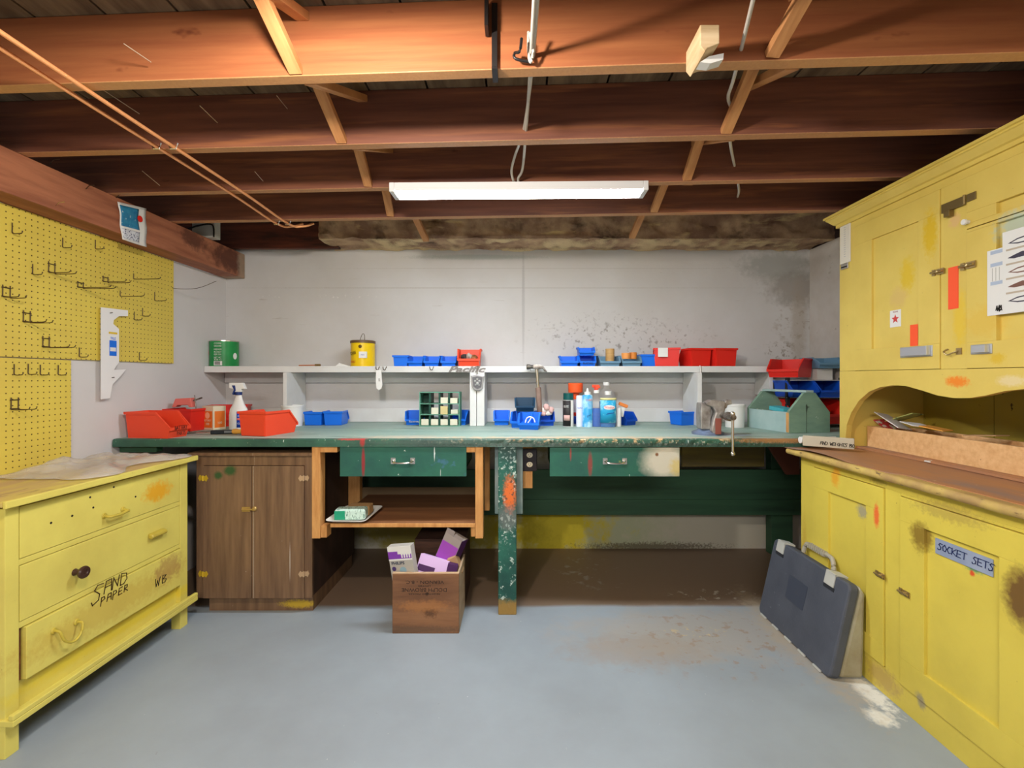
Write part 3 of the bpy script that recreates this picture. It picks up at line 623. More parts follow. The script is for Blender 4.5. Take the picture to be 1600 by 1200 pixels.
bm = BM(); box(bm, -0.09, 0.08, -0.035, 0.04, 0, 0.062); M = Matrix.Translation((-0.872, 2.485, 0.4805)) @ Matrix.Rotation(R(5), 4, 'Z') @ Matrix.Diagonal((0.92, 1, 0.9, 1))
for v in bm.verts: v.co = M @ v.co
mk('packet_body', bm, mat('packet_print', C(196, 220, 208), 0.4, chips=((C(70, 120, 104), 70, 0.55, 0.6, (3, 1, 0.6)),)), t, 0.01)
bm = BM(); box(bm, -0.088, -0.03, -0.0365, -0.034, 0.006, 0.056)
for v in bm.verts: v.co = M @ v.co
mk('green_panel', bm, plain('packet_green', 30, 148, 112), t)
bm = BM(); box(bm, -0.06, 0.06, -0.03, 0.05, 0, 0.05); M = Matrix.Translation((-0.86, 2.565, 0.4805))
for v in bm.verts: v.co = M @ v.co
solo(mk('sponge', bm, mat('sponge_tan', C(176, 138, 92), 0.9, bump=0.5), None, 0.006), 'tan sponge block behind the packet in the tray', 'sponge')

# outlet on its wood block
t = thing('power_outlet', 'dark duplex power outlet beside the centre bench leg', 'outlet', PY(827, 736, 2.60))
a = PY(816, 736, 2.58); b = PY(839, 701, 2.58)
bx('cover_plate', plain('plate_black', 40, 32, 34, 0.4), t, (a.x, b.x, 2.575, 2.585, a.z, b.z), 0.003)
for zc in (0.3, 0.72):
    zz = a.z + (b.z - a.z) * zc; xc = (a.x + b.x) / 2; bm = BM()
    lathe(bm, [(0.0, 0), (0.017, 0), (0.016, 0.002), (0.0001, 0.0021)], seg=18, M=frame((xc, 2.574, zz), (1, 0, 0), (0, 0, 1)), sy=0.85)
    s = mk('socket', bm, plain('ivory', 222, 210, 180, 0.4), t)
    bm = BM()
    for dx in (-0.006, 0.006): box(bm, xc + dx - 0.001, xc + dx + 0.001, 2.5705, 2.5725, zz - 0.001, zz + 0.007)
    box(bm, xc - 0.002, xc + 0.002, 2.5705, 2.5725, zz - 0.009, zz - 0.005); mk('slots', bm, BLACK, s)
bx('mounting_block', RAW, t, (PY(815, 0, 2.6).x, PY(832, 0, 2.6).x, 2.586, 2.62, PY(0, 762, 2.6).z, 0.864), 0.002)

# ------------------------------------------------------------------ brown cabinet under the bench
bw = mat('walnut_laminate', C(136, 106, 78), 0.5, col2=C(96, 72, 54), scale=2.8, stretch=(11, 9, 0.8), lo=0.3, hi=0.7, bump=0.08, bscale=20, world=True,
         chips=((C(190, 180, 165), 55, 0.74, 0.77, (1, 1, 0.6)),),
         stains=[((-1.49, 2.44, 0.74), (0.035, 1, 0.028), C(38, 84, 44), 0.9, 0.3), ((-1.55, 2.44, 0.715), (0.024, 1, 0.022), C(38, 84, 44), 0.9, 0.3),
                 ((-1.15, 2.48, 0.035), (0.10, 0.02, 0.022), C(190, 158, 44), 0.95, 0.8), ((-1.18, 2.44, 0.27), (0.003, 1, 0.10), C(196, 182, 168), 0.8, 0.2), ((-1.368, 2.446, 0.35), (0.0025, 0.02, 0.6), C(180, 168, 150), 0.6, 0.5)])
cab = thing('brown_cabinet', 'brown wood-grain two-door cabinet under the left end of the bench', 'cabinet', (-1.37, 2.75, 0))
YC = 2.45; xa, xb = PY(306, 0, YC).x, PY(487, 0, YC).x
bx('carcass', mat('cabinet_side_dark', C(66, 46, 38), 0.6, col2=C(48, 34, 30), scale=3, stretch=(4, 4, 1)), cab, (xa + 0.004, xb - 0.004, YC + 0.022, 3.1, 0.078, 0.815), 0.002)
bx('plinth', bw, cab, (xa + 0.05, xb - 0.006, YC + 0.03, 3.06, 0, 0.078), 0.001)
bx('top_panel', bw, cab, (xa - 0.035, xb + 0.005, YC - 0.012, 3.1, 0.816, 0.832), 0.002)
bm = BM(); zb, zt, fw = 0.078, 0.815, 0.038
box(bm, xa, xa + fw, YC + 0.004, YC + 0.021, zb, zt); box(bm, xb - fw, xb, YC + 0.004, YC + 0.021, zb, zt)
box(bm, xa + fw, xb - fw, YC + 0.004, YC + 0.021, zt - 0.05, zt); mk('face_frame', bm, bw, cab, 0.001)
xm = PY(393.5, 0, YC).x
gold = plain('painted_gold', 216, 180, 50, 0.4, metal=0.3); pinkb = plain('worn_brass', 190, 160, 126, 0.5, metal=0.2)
for k, (d0, d1) in enumerate(((xa + fw + 0.001, xm - 0.0015), (xm + 0.0015, xb - fw - 0.001))):
    d = bx('door', bw, cab, (d0, d1, YC - 0.004, YC + 0.012, zb + 0.001, zt - 0.052), 0.0015)
    for zz in (0.700, 0.205):
        hx = d0 if k == 0 else d1; s = 1 if k == 0 else -1; bm = BM()
        q = [(0, 0.011), (0.012, 0.011), (0.018, 0.017), (0.028, 0), (0.018, -0.017), (0.012, -0.011), (0, -0.011)]
        prism(bm, [(hx + s * u, zz + v) for u, v in q], YC - 0.0065, YC - 0.0042, 'y')
        prism(bm, [(hx - s * (u * 0.8 + 0.004), zz + v) for u, v in q], YC - 0.0015, YC + 0.0035, 'y')
        tube(bm, [(hx, YC - 0.005, zz - 0.014), (hx, YC - 0.005, zz + 0.014)], 0.004, 8)
        mk('hinge', bm, gold if k == 0 else pinkb, d)
bm = BM(); zz = PY(0, 795, YC).z
box(bm, xm - 0.046, xm - 0.004, YC - 0.010, YC - 0.0045, zz - 0.012, zz + 0.012); tube(bm, [(xm - 0.045, YC - 0.012, zz), (xm + 0.012, YC - 0.014, zz)], 0.004, 8)
lathe(bm, [(0.0, 0), (0.013, 0), (0.013, 0.006), (0.008, 0.012), (0.0001, 0.013)], seg=16, M=frame((xm + 0.018, YC - 0.0045, zz + 0.002), (1, 0, 0), (0, 0, 1)))
mk('latch', bm, plain('old_brass', 190, 158, 96, 0.35, metal=0.6), cab, smooth=40)

# ------------------------------------------------------------------ yellow dresser
XD = -1.638
ds = thing('yellow_dresser', 'yellow painted three-drawer dresser against the left wall', 'dresser', (-1.85, 1.93, 0))
sy = [((XD, PX(247, 768, XD).y, PX(247, 768, XD).z), (1, 0.085, 0.045), C(226, 160, 20), 0.85, 0.9), ((XD, 1.9, 0.30), (1, 0.45, 0.06), C(196, 162, 66), 0.5, 0.9),
      ((XD, PX(262, 880, XD).y, 0.33), (1, 0.09, 0.06), C(170, 130, 76), 0.65, 1.2), ((XD, 2.0, 0.18), (1, 0.6, 0.03), C(222, 196, 30), 0.6, 0.4)]
dm = yel('dresser_paint', sy, (222, 208, 104), (210, 194, 96), chips=((C(120, 96, 50), 22, 0.72, 0.76, (1, 1, 2)),))
yn, yf = 1.511, 2.345
for (y0, y1) in ((yn, 1.554), (2.295, yf)):
    bx('leg_post', dm, ds, (XD - 0.045, XD, y0, y1, 0, 0.80), 0.002)
    bx('leg_post', dm, ds, (-2.06, -2.015, y0, y1, 0, 0.80), 0.002)
bx('side_panel', dm, ds, (-2.015, XD - 0.045, yn + 0.006, yn + 0.02, 0.09, 0.80)); bx('side_panel', dm, ds, (-2.015, XD - 0.045, yf - 0.02, yf - 0.006, 0.09, 0.80))
bx('back_panel', dm, ds, (-2.06, -2.05, yn + 0.045, yf - 0.045, 0.09, 0.80))
for z0, z1 in ((0.797, 0.808), (0.602, 0.622), (0.395, 0.415), (0.10, 0.215)):
    bx('rail', dm, ds, (XD - 0.04, XD - (0.003 if z0 > 0.2 else 0.02), 1.554, 2.295, z0, z1), 0.0015)
top = mat('dresser_top', C(190, 158, 112), 0.6, col2=C(206, 186, 96), scale=3.5, stretch=(2, 0.6, 1), lo=0.45, hi=0.6, bump=0.2, world=True,
          chips=((C(120, 88, 66), 5, 0.6, 0.7, (3, 0.8, 1)),))
bx('top_board', top, ds, (-2.07, -1.62, 1.485, 2.375, 0.811, 0.829), 0.002, label='worn brown and yellow top board')
bm = BM(); box(bm, -1.619, -1.607, 1.485, 2.378, 0.806, 0.830); mk('top_edge', bm, dm, ds, 0.003)
bm = BM(); box(bm, XD - 0.02, XD + 0.035, yn - 0.008, 2.37, 0.108, 0.128); box(bm, XD + 0.018, XD + 0.035, yn - 0.008, 2.37, 0.128, 0.146); mk('base_lip', bm, dm, ds, 0.003)
def dresser_drawer(z0, z1, y0=1.557, y1=2.292, out=0.0):
    d = bx('drawer', dm, ds, (XD - 0.022 + out, XD - 0.001 + out, y0, y1, z0, z1), 0.0015)
    bm = BM(); box(bm, XD - 0.36, XD - 0.023 + out, y0 + 0.01, y0 + 0.02, z0 + 0.01, z1 - 0.02); box(bm, XD - 0.36, XD - 0.023 + out, y1 - 0.02, y1 - 0.01, z0 + 0.01, z1 - 0.02)
    box(bm, XD - 0.36, XD - 0.023 + out, y0 + 0.01, y1 - 0.01, z0 + 0.004, z0 + 0.01); mk('drawer_box', bm, CARD, d); return d
d1 = dresser_drawer(0.624, 0.795); d2 = dresser_drawer(0.417, 0.600); d3 = dresser_drawer(0.218, 0.392, 1.572, 2.292, 0.006)
bx('bare_stile', mat('bare_brown', C(128, 78, 44), 0.8, col2=C(90, 52, 30), scale=30), ds, (XD - 0.03, XD - 0.012, 1.555, 1.570, 0.219, 0.392))
def bail(parent, p0, p1, X, drop, m, r=0.0045):
    a, b = PX(p0[0], p0[1], X), PX(p1[0], p1[1], X); bm = BM(); q = (a + b) / 2
    tube(bm, curve([a, a + Vector((0.022, 0, -0.004)), a.lerp(b, 0.15) + Vector((0.026, 0, -drop * 0.7)), q + Vector((0.028, 0, -drop)), a.lerp(b, 0.85) + Vector((0.026, 0, -drop * 0.7)), b + Vector((0.022, 0, -0.004)), b], 5), r, 8)
    for p in (a, b): lathe(bm, [(0.0, 0), (0.012, 0), (0.010, 0.004), (0.0001, 0.005)], seg=12, M=frame((X, p.y, p.z), (0, 1, 0), (0, 0, 1)))
    return mk('handle', bm, m, parent, smooth=50)
yh = yel('painted_handle', (), (196, 176, 70), (170, 150, 60))
bail(d1, (163, 806), (192, 796), XD, 0.006, yh, 0.006)
bail(d3, (84, 986), (120, 972), XD + 0.006, 0.055, yh)
p = PX(243, 833, XD); bm = BM()
prism(bm, [(XD, p.z + 0.012), (XD + 0.02, p.z + 0.006), (XD + 0.026, p.z - 0.006), (XD + 0.018, p.z - 0.014), (XD, p.z - 0.012)], p.y - 0.045, p.y + 0.045, 'y'); mk('cup_handle', bm, yh, d2, 0.006)
p = PX(117, 894, XD); bm = BM(); lathe(bm, [(0.0, 0), (0.013, 0), (0.010, 0.008), (0.009, 0.018), (0.020, 0.026), (0.023, 0.034), (0.020, 0.040), (0.010, 0.041), (0.008, 0.038), (0.0001, 0.038)], seg=24, M=frame((XD, p.y, p.z), (0, 1, 0), (0, 0, 1)))
mk('knob', bm, plain('dark_walnut_knob', 66, 44, 36, 0.3), d2, smooth=40, label='dark brown round wooden knob')
p = PX(137, 948, XD); X3 = XD + 0.0055
hand('S', INK, d3, frame((X3, PX(140, 945, XD).y, PX(140, 945, XD).z), (0, 1, 0), (0, 0, 1)), 0.062, 0.0035)
hand('AND', INK, d3, frame((X3, PX(160, 928, XD).y, PX(160, 928, XD).z), (0, 1, 0), (0, 0, 1)), 0.045, 0.0035, adv=0.85)
hand('PAPER', INK, d3, frame((X3, PX(155, 945, XD).y, PX(155, 945, XD).z), (0, 1, 0), (0, 0, 1)), 0.026, 0.003, adv=1.05)
hand('WB', BLACK, d3, frame((X3, PX(240, 918, XD).y, PX(240, 918, XD).z), (0, 1, 0), (0, 0, 1)), 0.035, 0.003, adv=1.25)
for (a, b) in ((80, 817), (113, 806), (141, 777), (178, 761), (146, 793), (212, 776)):
    p = PX(a, b, XD); bm = BM(); lathe(bm, [(0.0, 0), (0.004, 0), (0.004, 0.001), (0.0001, 0.001)], seg=10, M=frame((XD - 0.0008, p.y, p.z), (0, 1, 0), (0, 0, 1))); mk('screw_hole', bm, BLACK, d1)

# crumpled plastic sheet on the dresser
bm = BM(); nu, nv = 46, 22; gg = []
for i in range(nu + 1):
    r = []
    for j in range(nv + 1):
        u, v = i / nu, j / nv; Y = 1.80 + 0.56 * u + 0.03 * noise.noise(Vector((u * 4, v * 4, 3))); X = -2.03 + (0.38 + 0.05 * math.sin(u * 9)) * v
        e = min(u, 1 - u, v, 1 - v) * 6; e = min(1, e)
        h = 0.006 + e * (0.012 + 0.045 * abs(noise.noise(Vector((X * 9, Y * 7, 0)))) + 0.018 * abs(noise.noise(Vector((X * 25, Y * 15, 5)))))
        r.append(bm.verts.new((X, Y, 0.829 + h)))
    gg.append(r)
for i in range(nu):
    for j in range(nv): bm.faces.new((gg[i][j], gg[i + 1][j], gg[i + 1][j + 1], gg[i][j + 1]))
film = mat('plastic_film', C(226, 220, 212), 0.2, alpha=0.36, spec=0.7)
o = mk('plastic_sheet', bm, film, None, smooth=35); solo(o, 'crumpled clear plastic sheet lying on the yellow dresser', 'plastic sheet')
sm = o.modifiers.new('s', 'SOLIDIFY'); sm.thickness = 0.0008

# ------------------------------------------------------------------ right: lower yellow cabinet
X1 = 1.409
lo = thing('base_cabinet', 'yellow lower cabinet with stained doors and worn counter', 'cabinet', (1.74, 1.6, 0))
def sX(px, py, rx, rz, col, s, nz, X=X1): p = PX(px, py, X); return ((X, p.y, p.z), (1, rx, rz), col, s, nz)
lm = yel('lower_cabinet_paint', [sX(1440, 838, 0.045, 0.055, C(110, 76, 30), 0.75, 0.7), sX(1600, 935, 0.055, 0.09, C(98, 62, 40), 0.9, 0.5), sX(1372, 805, 0.016, 0.05, C(240, 92, 52), 0.85, 0.6),
    sX(1347, 800, 0.035, 0.03, C(140, 140, 140), 0.7, 0.7), sX(1307, 745, 0.03, 0.05, C(228, 150, 30), 0.7, 0.7), sX(1480, 800, 0.14, 0.03, C(160, 134, 74), 0.5, 1.0), sX(1520, 888, 0.03, 0.015, C(60, 150, 110), 0.8, 0.8),
    sX(1517, 896, 0.01, 0.01, C(214, 60, 40), 0.9, 0.4), sX(1372, 752, 0.05, 0.015, C(120, 104, 60), 0.5, 1.0), sX(1380, 1060, 0.09, 0.05, C(166, 130, 90), 0.55, 1.0), sX(1440, 1095, 0.02, 0.03, C(120, 116, 120), 0.7, 0.6),
    sX(1257, 880, 0.02, 0.25, C(190, 150, 50), 0.5, 0.8)], (220, 200, 84), (208, 188, 78))
y_near, y_far = 0.55, 2.36
pl_d1 = (1.82, 2.257, 0.108, 0.7945); pl_d2 = (1.262, 1.744, 0.092, 0.784)
bx('side_panel', lm, lo, (X1 + 0.02, XR - 0.02, y_far - 0.02, y_far, 0, 0.828)); bx('side_panel', lm, lo, (X1 + 0.02, XR - 0.02, y_near, y_near + 0.02, 0, 0.828))
bm = BM()
def ff(y0, y1, z0, z1): box(bm, X1, X1 + 0.02, y0, y1, z0, z1)
ff(y_near, y_far, 0.0, 0.092); ff(y_near, y_far, 0.7955, 0.828); ff(2.258, y_far, 0.092, 0.7955); ff(1.745, 1.819, 0.092, 0.7955); ff(y_near, 0.66, 0.092, 0.7955); ff(1.19, 1.261, 0.092, 0.7955)
ff(1.82, 2.257, 0.092, 0.107); ff(1.262, 1.744, 0.785, 0.7955); ff(0.66, 1.19, 0.785, 0.7955)
mk('face_frame', bm, lm, lo, 0.001)
bx('cabinet_back', lm, lo, (XR - 0.02, XR - 0.01, y_near, y_far, 0, 0.828))
def pdoor(parent, m, X, y0, y1, z0, z1, py0, py1, pz0, pz1, proud=0.006, th=0.02, rec=0.010, name='door'):
    """frame and sunk panel door facing -X"""
    bm = BM(); xf = X - proud; g = 0.0015
    y0 += g; y1 -= g; z0 += g; z1 -= g
    box(bm, xf, xf + th, y0, y1, z0, pz0); box(bm, xf, xf + th, y0, y1, pz1, z1); box(bm, xf, xf + th, y0, py0, pz0, pz1); box(bm, xf, xf + th, py1, y1, pz0, pz1)
    d = mk(name, bm, m, parent, 0.0012)
    bm = BM(); box(bm, xf + rec, xf + rec + 0.006, py0, py1, pz0, pz1); mk('panel', bm, m, d)
    return d
    for (a, b, c, dd) in ((py0, py0 + e, pz0, pz1), (py1 - e, py1, pz0, pz1), (py0 + e, py1 - e, pz0, pz0 + e), (py0 + e, py1 - e, pz1 - e, pz1)):
        box(bm, xf + rec * 0.45, xf + rec, a, b, c, dd)
    mk('panel_bead', bm, m, d); return d
ld1 = pdoor(lo, lm, X1, *pl_d1, 1.913, 2.145, 0.19, 0.704)
ld2 = pdoor(lo, lm, X1, *pl_d2, 1.383, 1.639, 0.193, 0.697)
ld3 = pdoor(lo, lm, X1, 0.665, 1.188, 0.092, 0.784, 0.78, 1.07, 0.193, 0.697)
def latch(parent, px, py, X, s=1.0, m=None):
    p = PX(px, py, X); m = m or plain('latch_metal', 176, 152, 104, 0.35, metal=0.7); bm = BM(); x = X - 0.007
    box(bm, x - 0.003, x, p.y - 0.028 * s, p.y + 0.004 * s, p.z - 0.011 * s, p.z + 0.011 * s); box(bm, x - 0.003, x, p.y + 0.010 * s, p.y + 0.024 * s, p.z - 0.012 * s, p.z + 0.012 * s)
    tube(bm, [(x - 0.008, p.y - 0.026 * s, p.z), (x - 0.008, p.y + 0.024 * s, p.z)], 0.0042 * s, 8)
    lathe(bm, [(0.0, 0), (0.006 * s, 0), (0.006 * s, 0.012 * s), (0.0001, 0.014 * s)], seg=10, M=frame((x, p.y - 0.005, p.z), (0, -1, 0), (0, 0, 1)))
    return mk('latch', bm, m, parent, smooth=40)
latch(ld1, 1378, 898, X1, 0.9); latch(lo, 1416, 926, X1, 0.9)
# socket sets label (grey tape)
tx = X1 - 0.006 + 0.008
a = PX(1462, 840, tx); b = PX(1552, 889, tx)
zt, zb_ = a.z, PX(1462, 864, tx).z
bx('tape_label', mat('grey_tape', C(140, 152, 176), 0.4, col2=C(160, 170, 190), scale=8), ld2, (tx - 0.0015, tx + 0.001, b.y, a.y, zb_, zt), label='grey-blue tape with handwriting SOCKET SETS')
hand('SOCKET SETS', plain('blue_ink', 34, 48, 96), ld2, frame((tx - 0.0018, a.y - 0.010, zb_ + 0.018), (0, -1, 0), (0, 0, 1)), 0.021, 0.0022, adv=0.82)
hand('(2)', BLACK, lo, frame((X1 - 0.0002, PX(1270, 778, X1).y, PX(1270, 778, X1).z), (0, -1, 0), (0, 0, 1)), 0.03, 0.0025, adv=0.6)
# counter top with lifted veneer
ct = mat('counter_surface', C(168, 122, 92), 0.5, col2=C(186, 130, 82), scale=3, stretch=(2.5, 0.7, 1), bump=0.2, bscale=20, world=True,
         chips=((C(150, 122, 110), 3.5, 0.5, 0.66, (2, 0.6, 1)), (C(222, 196, 160), 26, 0.71, 0.75, (1, 1, 1))))
ce = mat('counter_edge', C(204, 176, 96), 0.65, col2=C(168, 136, 86), scale=9, bump=0.5, bscale=30, world=True, chips=((C(108, 84, 54), 30, 0.62, 0.7, (1, 0.6, 2)),))
XE = 1.372
bx('counter_board', ce, lo, (XE + 0.012, XR - 0.012, y_near - 0.02, 2.425, 0.829, 0.860), 0.004)
bm = BM(); tube(bm, [(XE + 0.012, y_near - 0.02 + (2.425 - y_near + 0.02) * i / 60, 0.8455 + 0.0016 * noise.noise(Vector((i * 0.7, 0, 0)))) for i in range(61)], 0.0155, 12); mk('counter_nosing', bm, ce, lo, smooth=60)
bm = BM(); nu = 60; r0 = []; 
for i in range(nu + 1):
    Y = y_near + (2.44 - y_near) * i / nu
    lift = 0.012 * math.exp(-((Y - 2.20) / 0.16) ** 2) + 0.0015
    xe = XE + 0.016 + 0.012 * noise.noise(Vector((Y * 6, 1, 0))) + (0.03 if Y < 1.75 else 0.0)
    if Y > 2.33: xe = XE - 0.005
    r0.append([bm.verts.new((xe, Y, 0.861 + lift)), bm.verts.new((xe + 0.10, Y, 0.8615 + lift * 0.25)), bm.verts.new((XR - 0.014, Y, 0.8625)),
               bm.verts.new((XR - 0.014, Y, 0.8605)), bm.verts.new((xe + 0.10, Y, 0.8603 + lift * 0.2)), bm.verts.new((xe, Y, 0.8585 + lift))])
for a, b in zip(r0, r0[1:]):
    for j in range(6): bm.faces.new((a[j], b[j], b[(j + 1) % 6], a[(j + 1) % 6]))
bm.faces.new(r0[0][::-1]); bm.faces.new(r0[-1])
mk('counter_veneer', bm, ct, lo, label='warped brown hardboard counter skin lifting at the far edge')
ZC = 0.8635
# ------------------------------------------------------------------ upper yellow hutch
X0 = 1.645
up = thing('yellow_hutch', 'tall yellow upper cabinet with scalloped opening on the counter', 'cabinet', (1.86, 1.6, ZC))
def s0(px, py, rx, rz, col, s, nz): return sX(px, py, rx, rz, col, s, nz, X0)
um = yel('hutch_paint', [s0(1495, 596, 0.05, 0.022, C(238, 130, 30), 0.9, 0.8), s0(1455, 365, 0.035, 0.10, C(216, 178, 20), 0.85, 0.8), s0(1415, 430, 0.04, 0.08, C(218, 184, 34), 0.8, 0.9),
    s0(1402, 465, 0.05, 0.05, C(214, 182, 110), 0.7, 0.7), s0(1590, 350, 0.08, 0.05, C(170, 196, 190), 0.7, 0.8), s0(1560, 560, 0.03, 0.02, C(214, 176, 20), 0.7, 0.8), s0(1492, 345, 0.025, 0.03, C(222, 176, 130), 0.6, 0.8),
    s0(1580, 595, 0.05, 0.02, C(230, 214, 170), 0.7, 0.6), s0(1500, 500, 0.03, 0.12, C(226, 190, 24), 0.6, 0.8), s0(1540, 500, 0.08, 0.06, C(216, 176, 60), 0.5, 0.8)], (222, 197, 100), (212, 186, 90))
yN, yFh = 0.60, PX(1312, 600, X0).y
arch = [(1320, 684), (1323, 664), (1330, 645), (1342, 626), (1358, 612), (1375, 605), (1395, 602), (1415, 603), (1440, 610), (1465, 618), (1490, 622), (1515, 622), (1540, 618), (1570, 611), (1600, 608)]
ap = [(PX(a, b, X0).y, PX(a, b, X0).z) for a, b in arch]
ap[0] = (ap[0][0], ZC)
mid = ap[-1][0]
ap2 = ap + [(2 * mid - y, z) for y, z in ap[-2::-1]]
ap2 = [(y, z) for y, z in ap2 if y > yN + 0.02]
if ap2[-1][1] > ZC + 0.01: ap2.append((yN + 0.03, ZC))
outline = [(yFh, ZC), (yFh, 1.25), (yN, 1.25), (yN, ZC)]
poly = [(yFh, ZC), (yFh, 1.252), (yN, 1.252), (yN, ZC)] + ap2[::-1]
bm = BM(); prism(bm, poly, X0, X0 + 0.026, 'x'); mk('scalloped_rail', bm, um, up)
# frame around the doors
D1 = (PX(1470, 0, X0).y, PX(1336, 0, X0).y); D2 = (1.18, PX(1511, 0, X0).y)
zt_, zb2 = 1.955, 1.2525
bm = BM()
def fu(y0, y1, z0, z1): box(bm, X0, X0 + 0.022, y0, y1, z0, z1)
fu(yN, yFh, zt_, 2.0); fu(D1[1], yFh, zb2, zt_); fu(D2[1], D1[0], zb2, zt_); fu(1.10, D2[0], zb2, zt_); fu(yN, 0.66, zb2, zt_)
mk('face_frame', bm, um, up, 0.001)
ud1 = pdoor(up, um, X0, D1[0], D1[1], zb2, zt_, PX(1436, 0, X0).y, PX(1363, 0, X0).y, PX(1363, 545, X0).z, PX(1363, 374, X0).z, proud=0.004)
zs = PX(1511, 359, X0).z
pe = PX(1558, 0, X0).y
ud2 = pdoor(up, um, X0, D2[0], D2[1], zb2, zs, 1.28, pe, PX(1556, 532, X0).z, zs - 0.012, proud=0.004, rec=0.014)
ud3 = pdoor(up, um, X0, D2[0], D2[1], zs, zt_, 1.28, pe, zs + 0.02, PX(1556, 317, X0).z, proud=0.004, rec=0.014, name='small_door')
ud4 = pdoor(up, um, X0, 0.662, 1.098, zb2, zt_, 0.76, 1.0, 1.35, 1.86, proud=0.004)
bx('side_panel', um, up, (X0 + 0.023, XR - 0.008, yFh - 0.02, yFh, ZC, 2.0)); bx('side_panel', um, up, (X0 + 0.023, XR - 0.008, yN, yN + 0.02, ZC, 2.0))
inner = mat('hutch_inner', C(150, 134, 72), 0.7, col2=C(176, 156, 44), scale=1.2, world=True, chips=((C(60, 48, 20), 26, 0.7, 0.74, (1, 1, 1)),))
for k in range(5):
    ya = yN + 0.02 + (yFh - 0.04 - yN) * k / 5; bx('back_plank', inner, up, (XR - 0.022, XR - 0.010, ya + 0.001, ya + (yFh - 0.04 - yN) / 5 - 0.002, ZC, 2.0), 0.001)
bx('inner_shelf', inner, up, (X0 + 0.027, XR - 0.023, yN + 0.021, yFh - 0.021, 1.245, 1.262)); bx('top_panel', um, up, (X0, XR - 0.008, yN, yFh, 2.001, 2.012))
bm = BM()
prof = [(0.0, 1.985), (-0.012, 1.985), (-0.012, 2.000), (-0.020, 2.004), (-0.040, 2.028), (-0.044, 2.030), (-0.044, 2.036), (-0.052, 2.038), (-0.052, 2.048), (0.0, 2.048)]
outer = 0.05
r0 = [bm.verts.new((X0 + x, yN, z)) for x, z in prof]; r1 = [bm.verts.new((X0 + x, yFh - x, z)) for x, z in prof]; r2 = [bm.verts.new((XR - 0.008, yFh - x, z)) for x, z in prof]
for a, b in ((r0, r1), (r1, r2)):
    for j in range(len(prof) - 1): bm.faces.new((a[j], b[j], b[j + 1], a[j + 1]))
bm.faces.new(r0); bm.faces.new(r2[::-1])
mk('crown_moulding', bm, um, up)
# hardware on the hutch
def grab(parent, x0, x1, y0, y1, m=ALU):
    a = PX(x0, (y0 + y1) / 2, X0); b = PX(x1, (y0 + y1) / 2, X0); za = PX(x0, y1 - 1, X0).z; zc = PX(x0, y0 + 2, X0).z
    bm = BM(); x = X0 - 0.004; box(bm, x - 0.003, x, b.y - 0.004, a.y + 0.004, za, zc); box(bm, x - 0.020, x - 0.003, b.y + 0.004, a.y - 0.016, za + 0.005, zc - 0.003)
    return mk('catch_handle', bm, m, parent, 0.003)
grab(ud1, 1410, 1458, 541, 560); grab(ud2, 1521, 1551, 537, 555)
latch(ud1, 1468, 425, X0, 1.0); latch(ud2, 1515, 415, X0, 1.1)
p = PX(1494, 549, X0); bm = BM(); tube(bm, curve([(X0 - 0.003, p.y + 0.03, p.z + 0.01), (X0 - 0.016, p.y + 0.034, p.z + 0.0), (X0 - 0.016, p.y + 0.02, p.z - 0.012), (X0 - 0.01, p.y, p.z - 0.004), (X0 - 0.004, p.y - 0.01, p.z)], 4), 0.003, 8)
box(bm, X0 - 0.003, X0, p.y - 0.024, p.y - 0.002, p.z - 0.012, p.z + 0.012); mk('hook_latch', bm, MATS['latch_metal'], up, smooth=40)
a = PX(1474, 314, X0); b = PX(1528, 304, X0); bm = BM(); zc = 1.872
box(bm, X0 - 0.009, X0 - 0.005, PX(1508, 0, X0).y, a.y, zc - 0.018, zc + 0.016); tube(bm, [(X0 - 0.010, PX(1511, 0, X0).y, zc - 0.018), (X0 - 0.010, PX(1511, 0, X0).y, zc + 0.018)], 0.005, 8)
box(bm, X0 - 0.009, X0 - 0.005, b.y, PX(1514, 0, X0).y, zc - 0.012, zc + 0.016); box(bm, X0 - 0.022, X0 - 0.004, PX(1492, 0, X0).y, PX(1483, 0, X0).y, zc - 0.042, zc - 0.018)
mk('hasp', bm, plain('tarnished_brass', 132, 112, 70, 0.4, metal=0.7), up, 0.001, label='tarnished hinged hasp')
p = PX(1515, 347, X0); bm = BM(); lathe(bm, [(0.0, 0), (0.007, 0), (0.007, 0.010), (0.011, 0.014), (0.010, 0.020), (0.0001, 0.021)], seg=16, M=frame((X0 - 0.004, p.y, p.z), (0, -1, 0), (0, 0, 1))); mk('knob', bm, PAPER, ud3, smooth=40)
# stickers and papers
FL = plain('fluorescent_orange_sticker', 250, 92, 50, 0.5)
def stick(parent, name, m, x0, x1, y0, y1, off=0.0045, th=0.001):
    a = PX(x0, y0, X0); b = PX(x1, y0, X0); z1 = PX(x0, y0, X0).z; z0 = PX(x0, y1, X0).z
    x = X0 - off; return bx(name, m, parent, (x - th, x, b.y, a.y, z0, z1)), Vector((x - th, (a.y + b.y) / 2, (z0 + z1) / 2)), a.y - b.y, z1 - z0
s, c, w_, h_ = stick(up, 'orange_sticker', FL, 1482, 1498, 419, 484, 0.0005)
stick(ud1, 'orange_sticker', FL, 1424, 1436, 508, 541)
s, c, w_, h_ = stick(ud1, 'star_sticker', PAPER, 1389, 1406, 486, 512, -0.0055)
bm = BM(); pts = []
for k in range(10):
    an = math.pi / 2 + k * math.pi / 5; rr_ = 0.021 if k % 2 == 0 else 0.009; pts.append((rr_ * math.cos(an), rr_ * math.sin(an)))
prism(bm, pts, 0.0001, 0.0008, 'z', M=frame(c - Vector((0, 0, 0.002)), (0, -1, 0), (0, 0, 1))); mk('red_star', bm, plain('star_red', 206, 70, 66), ud1)
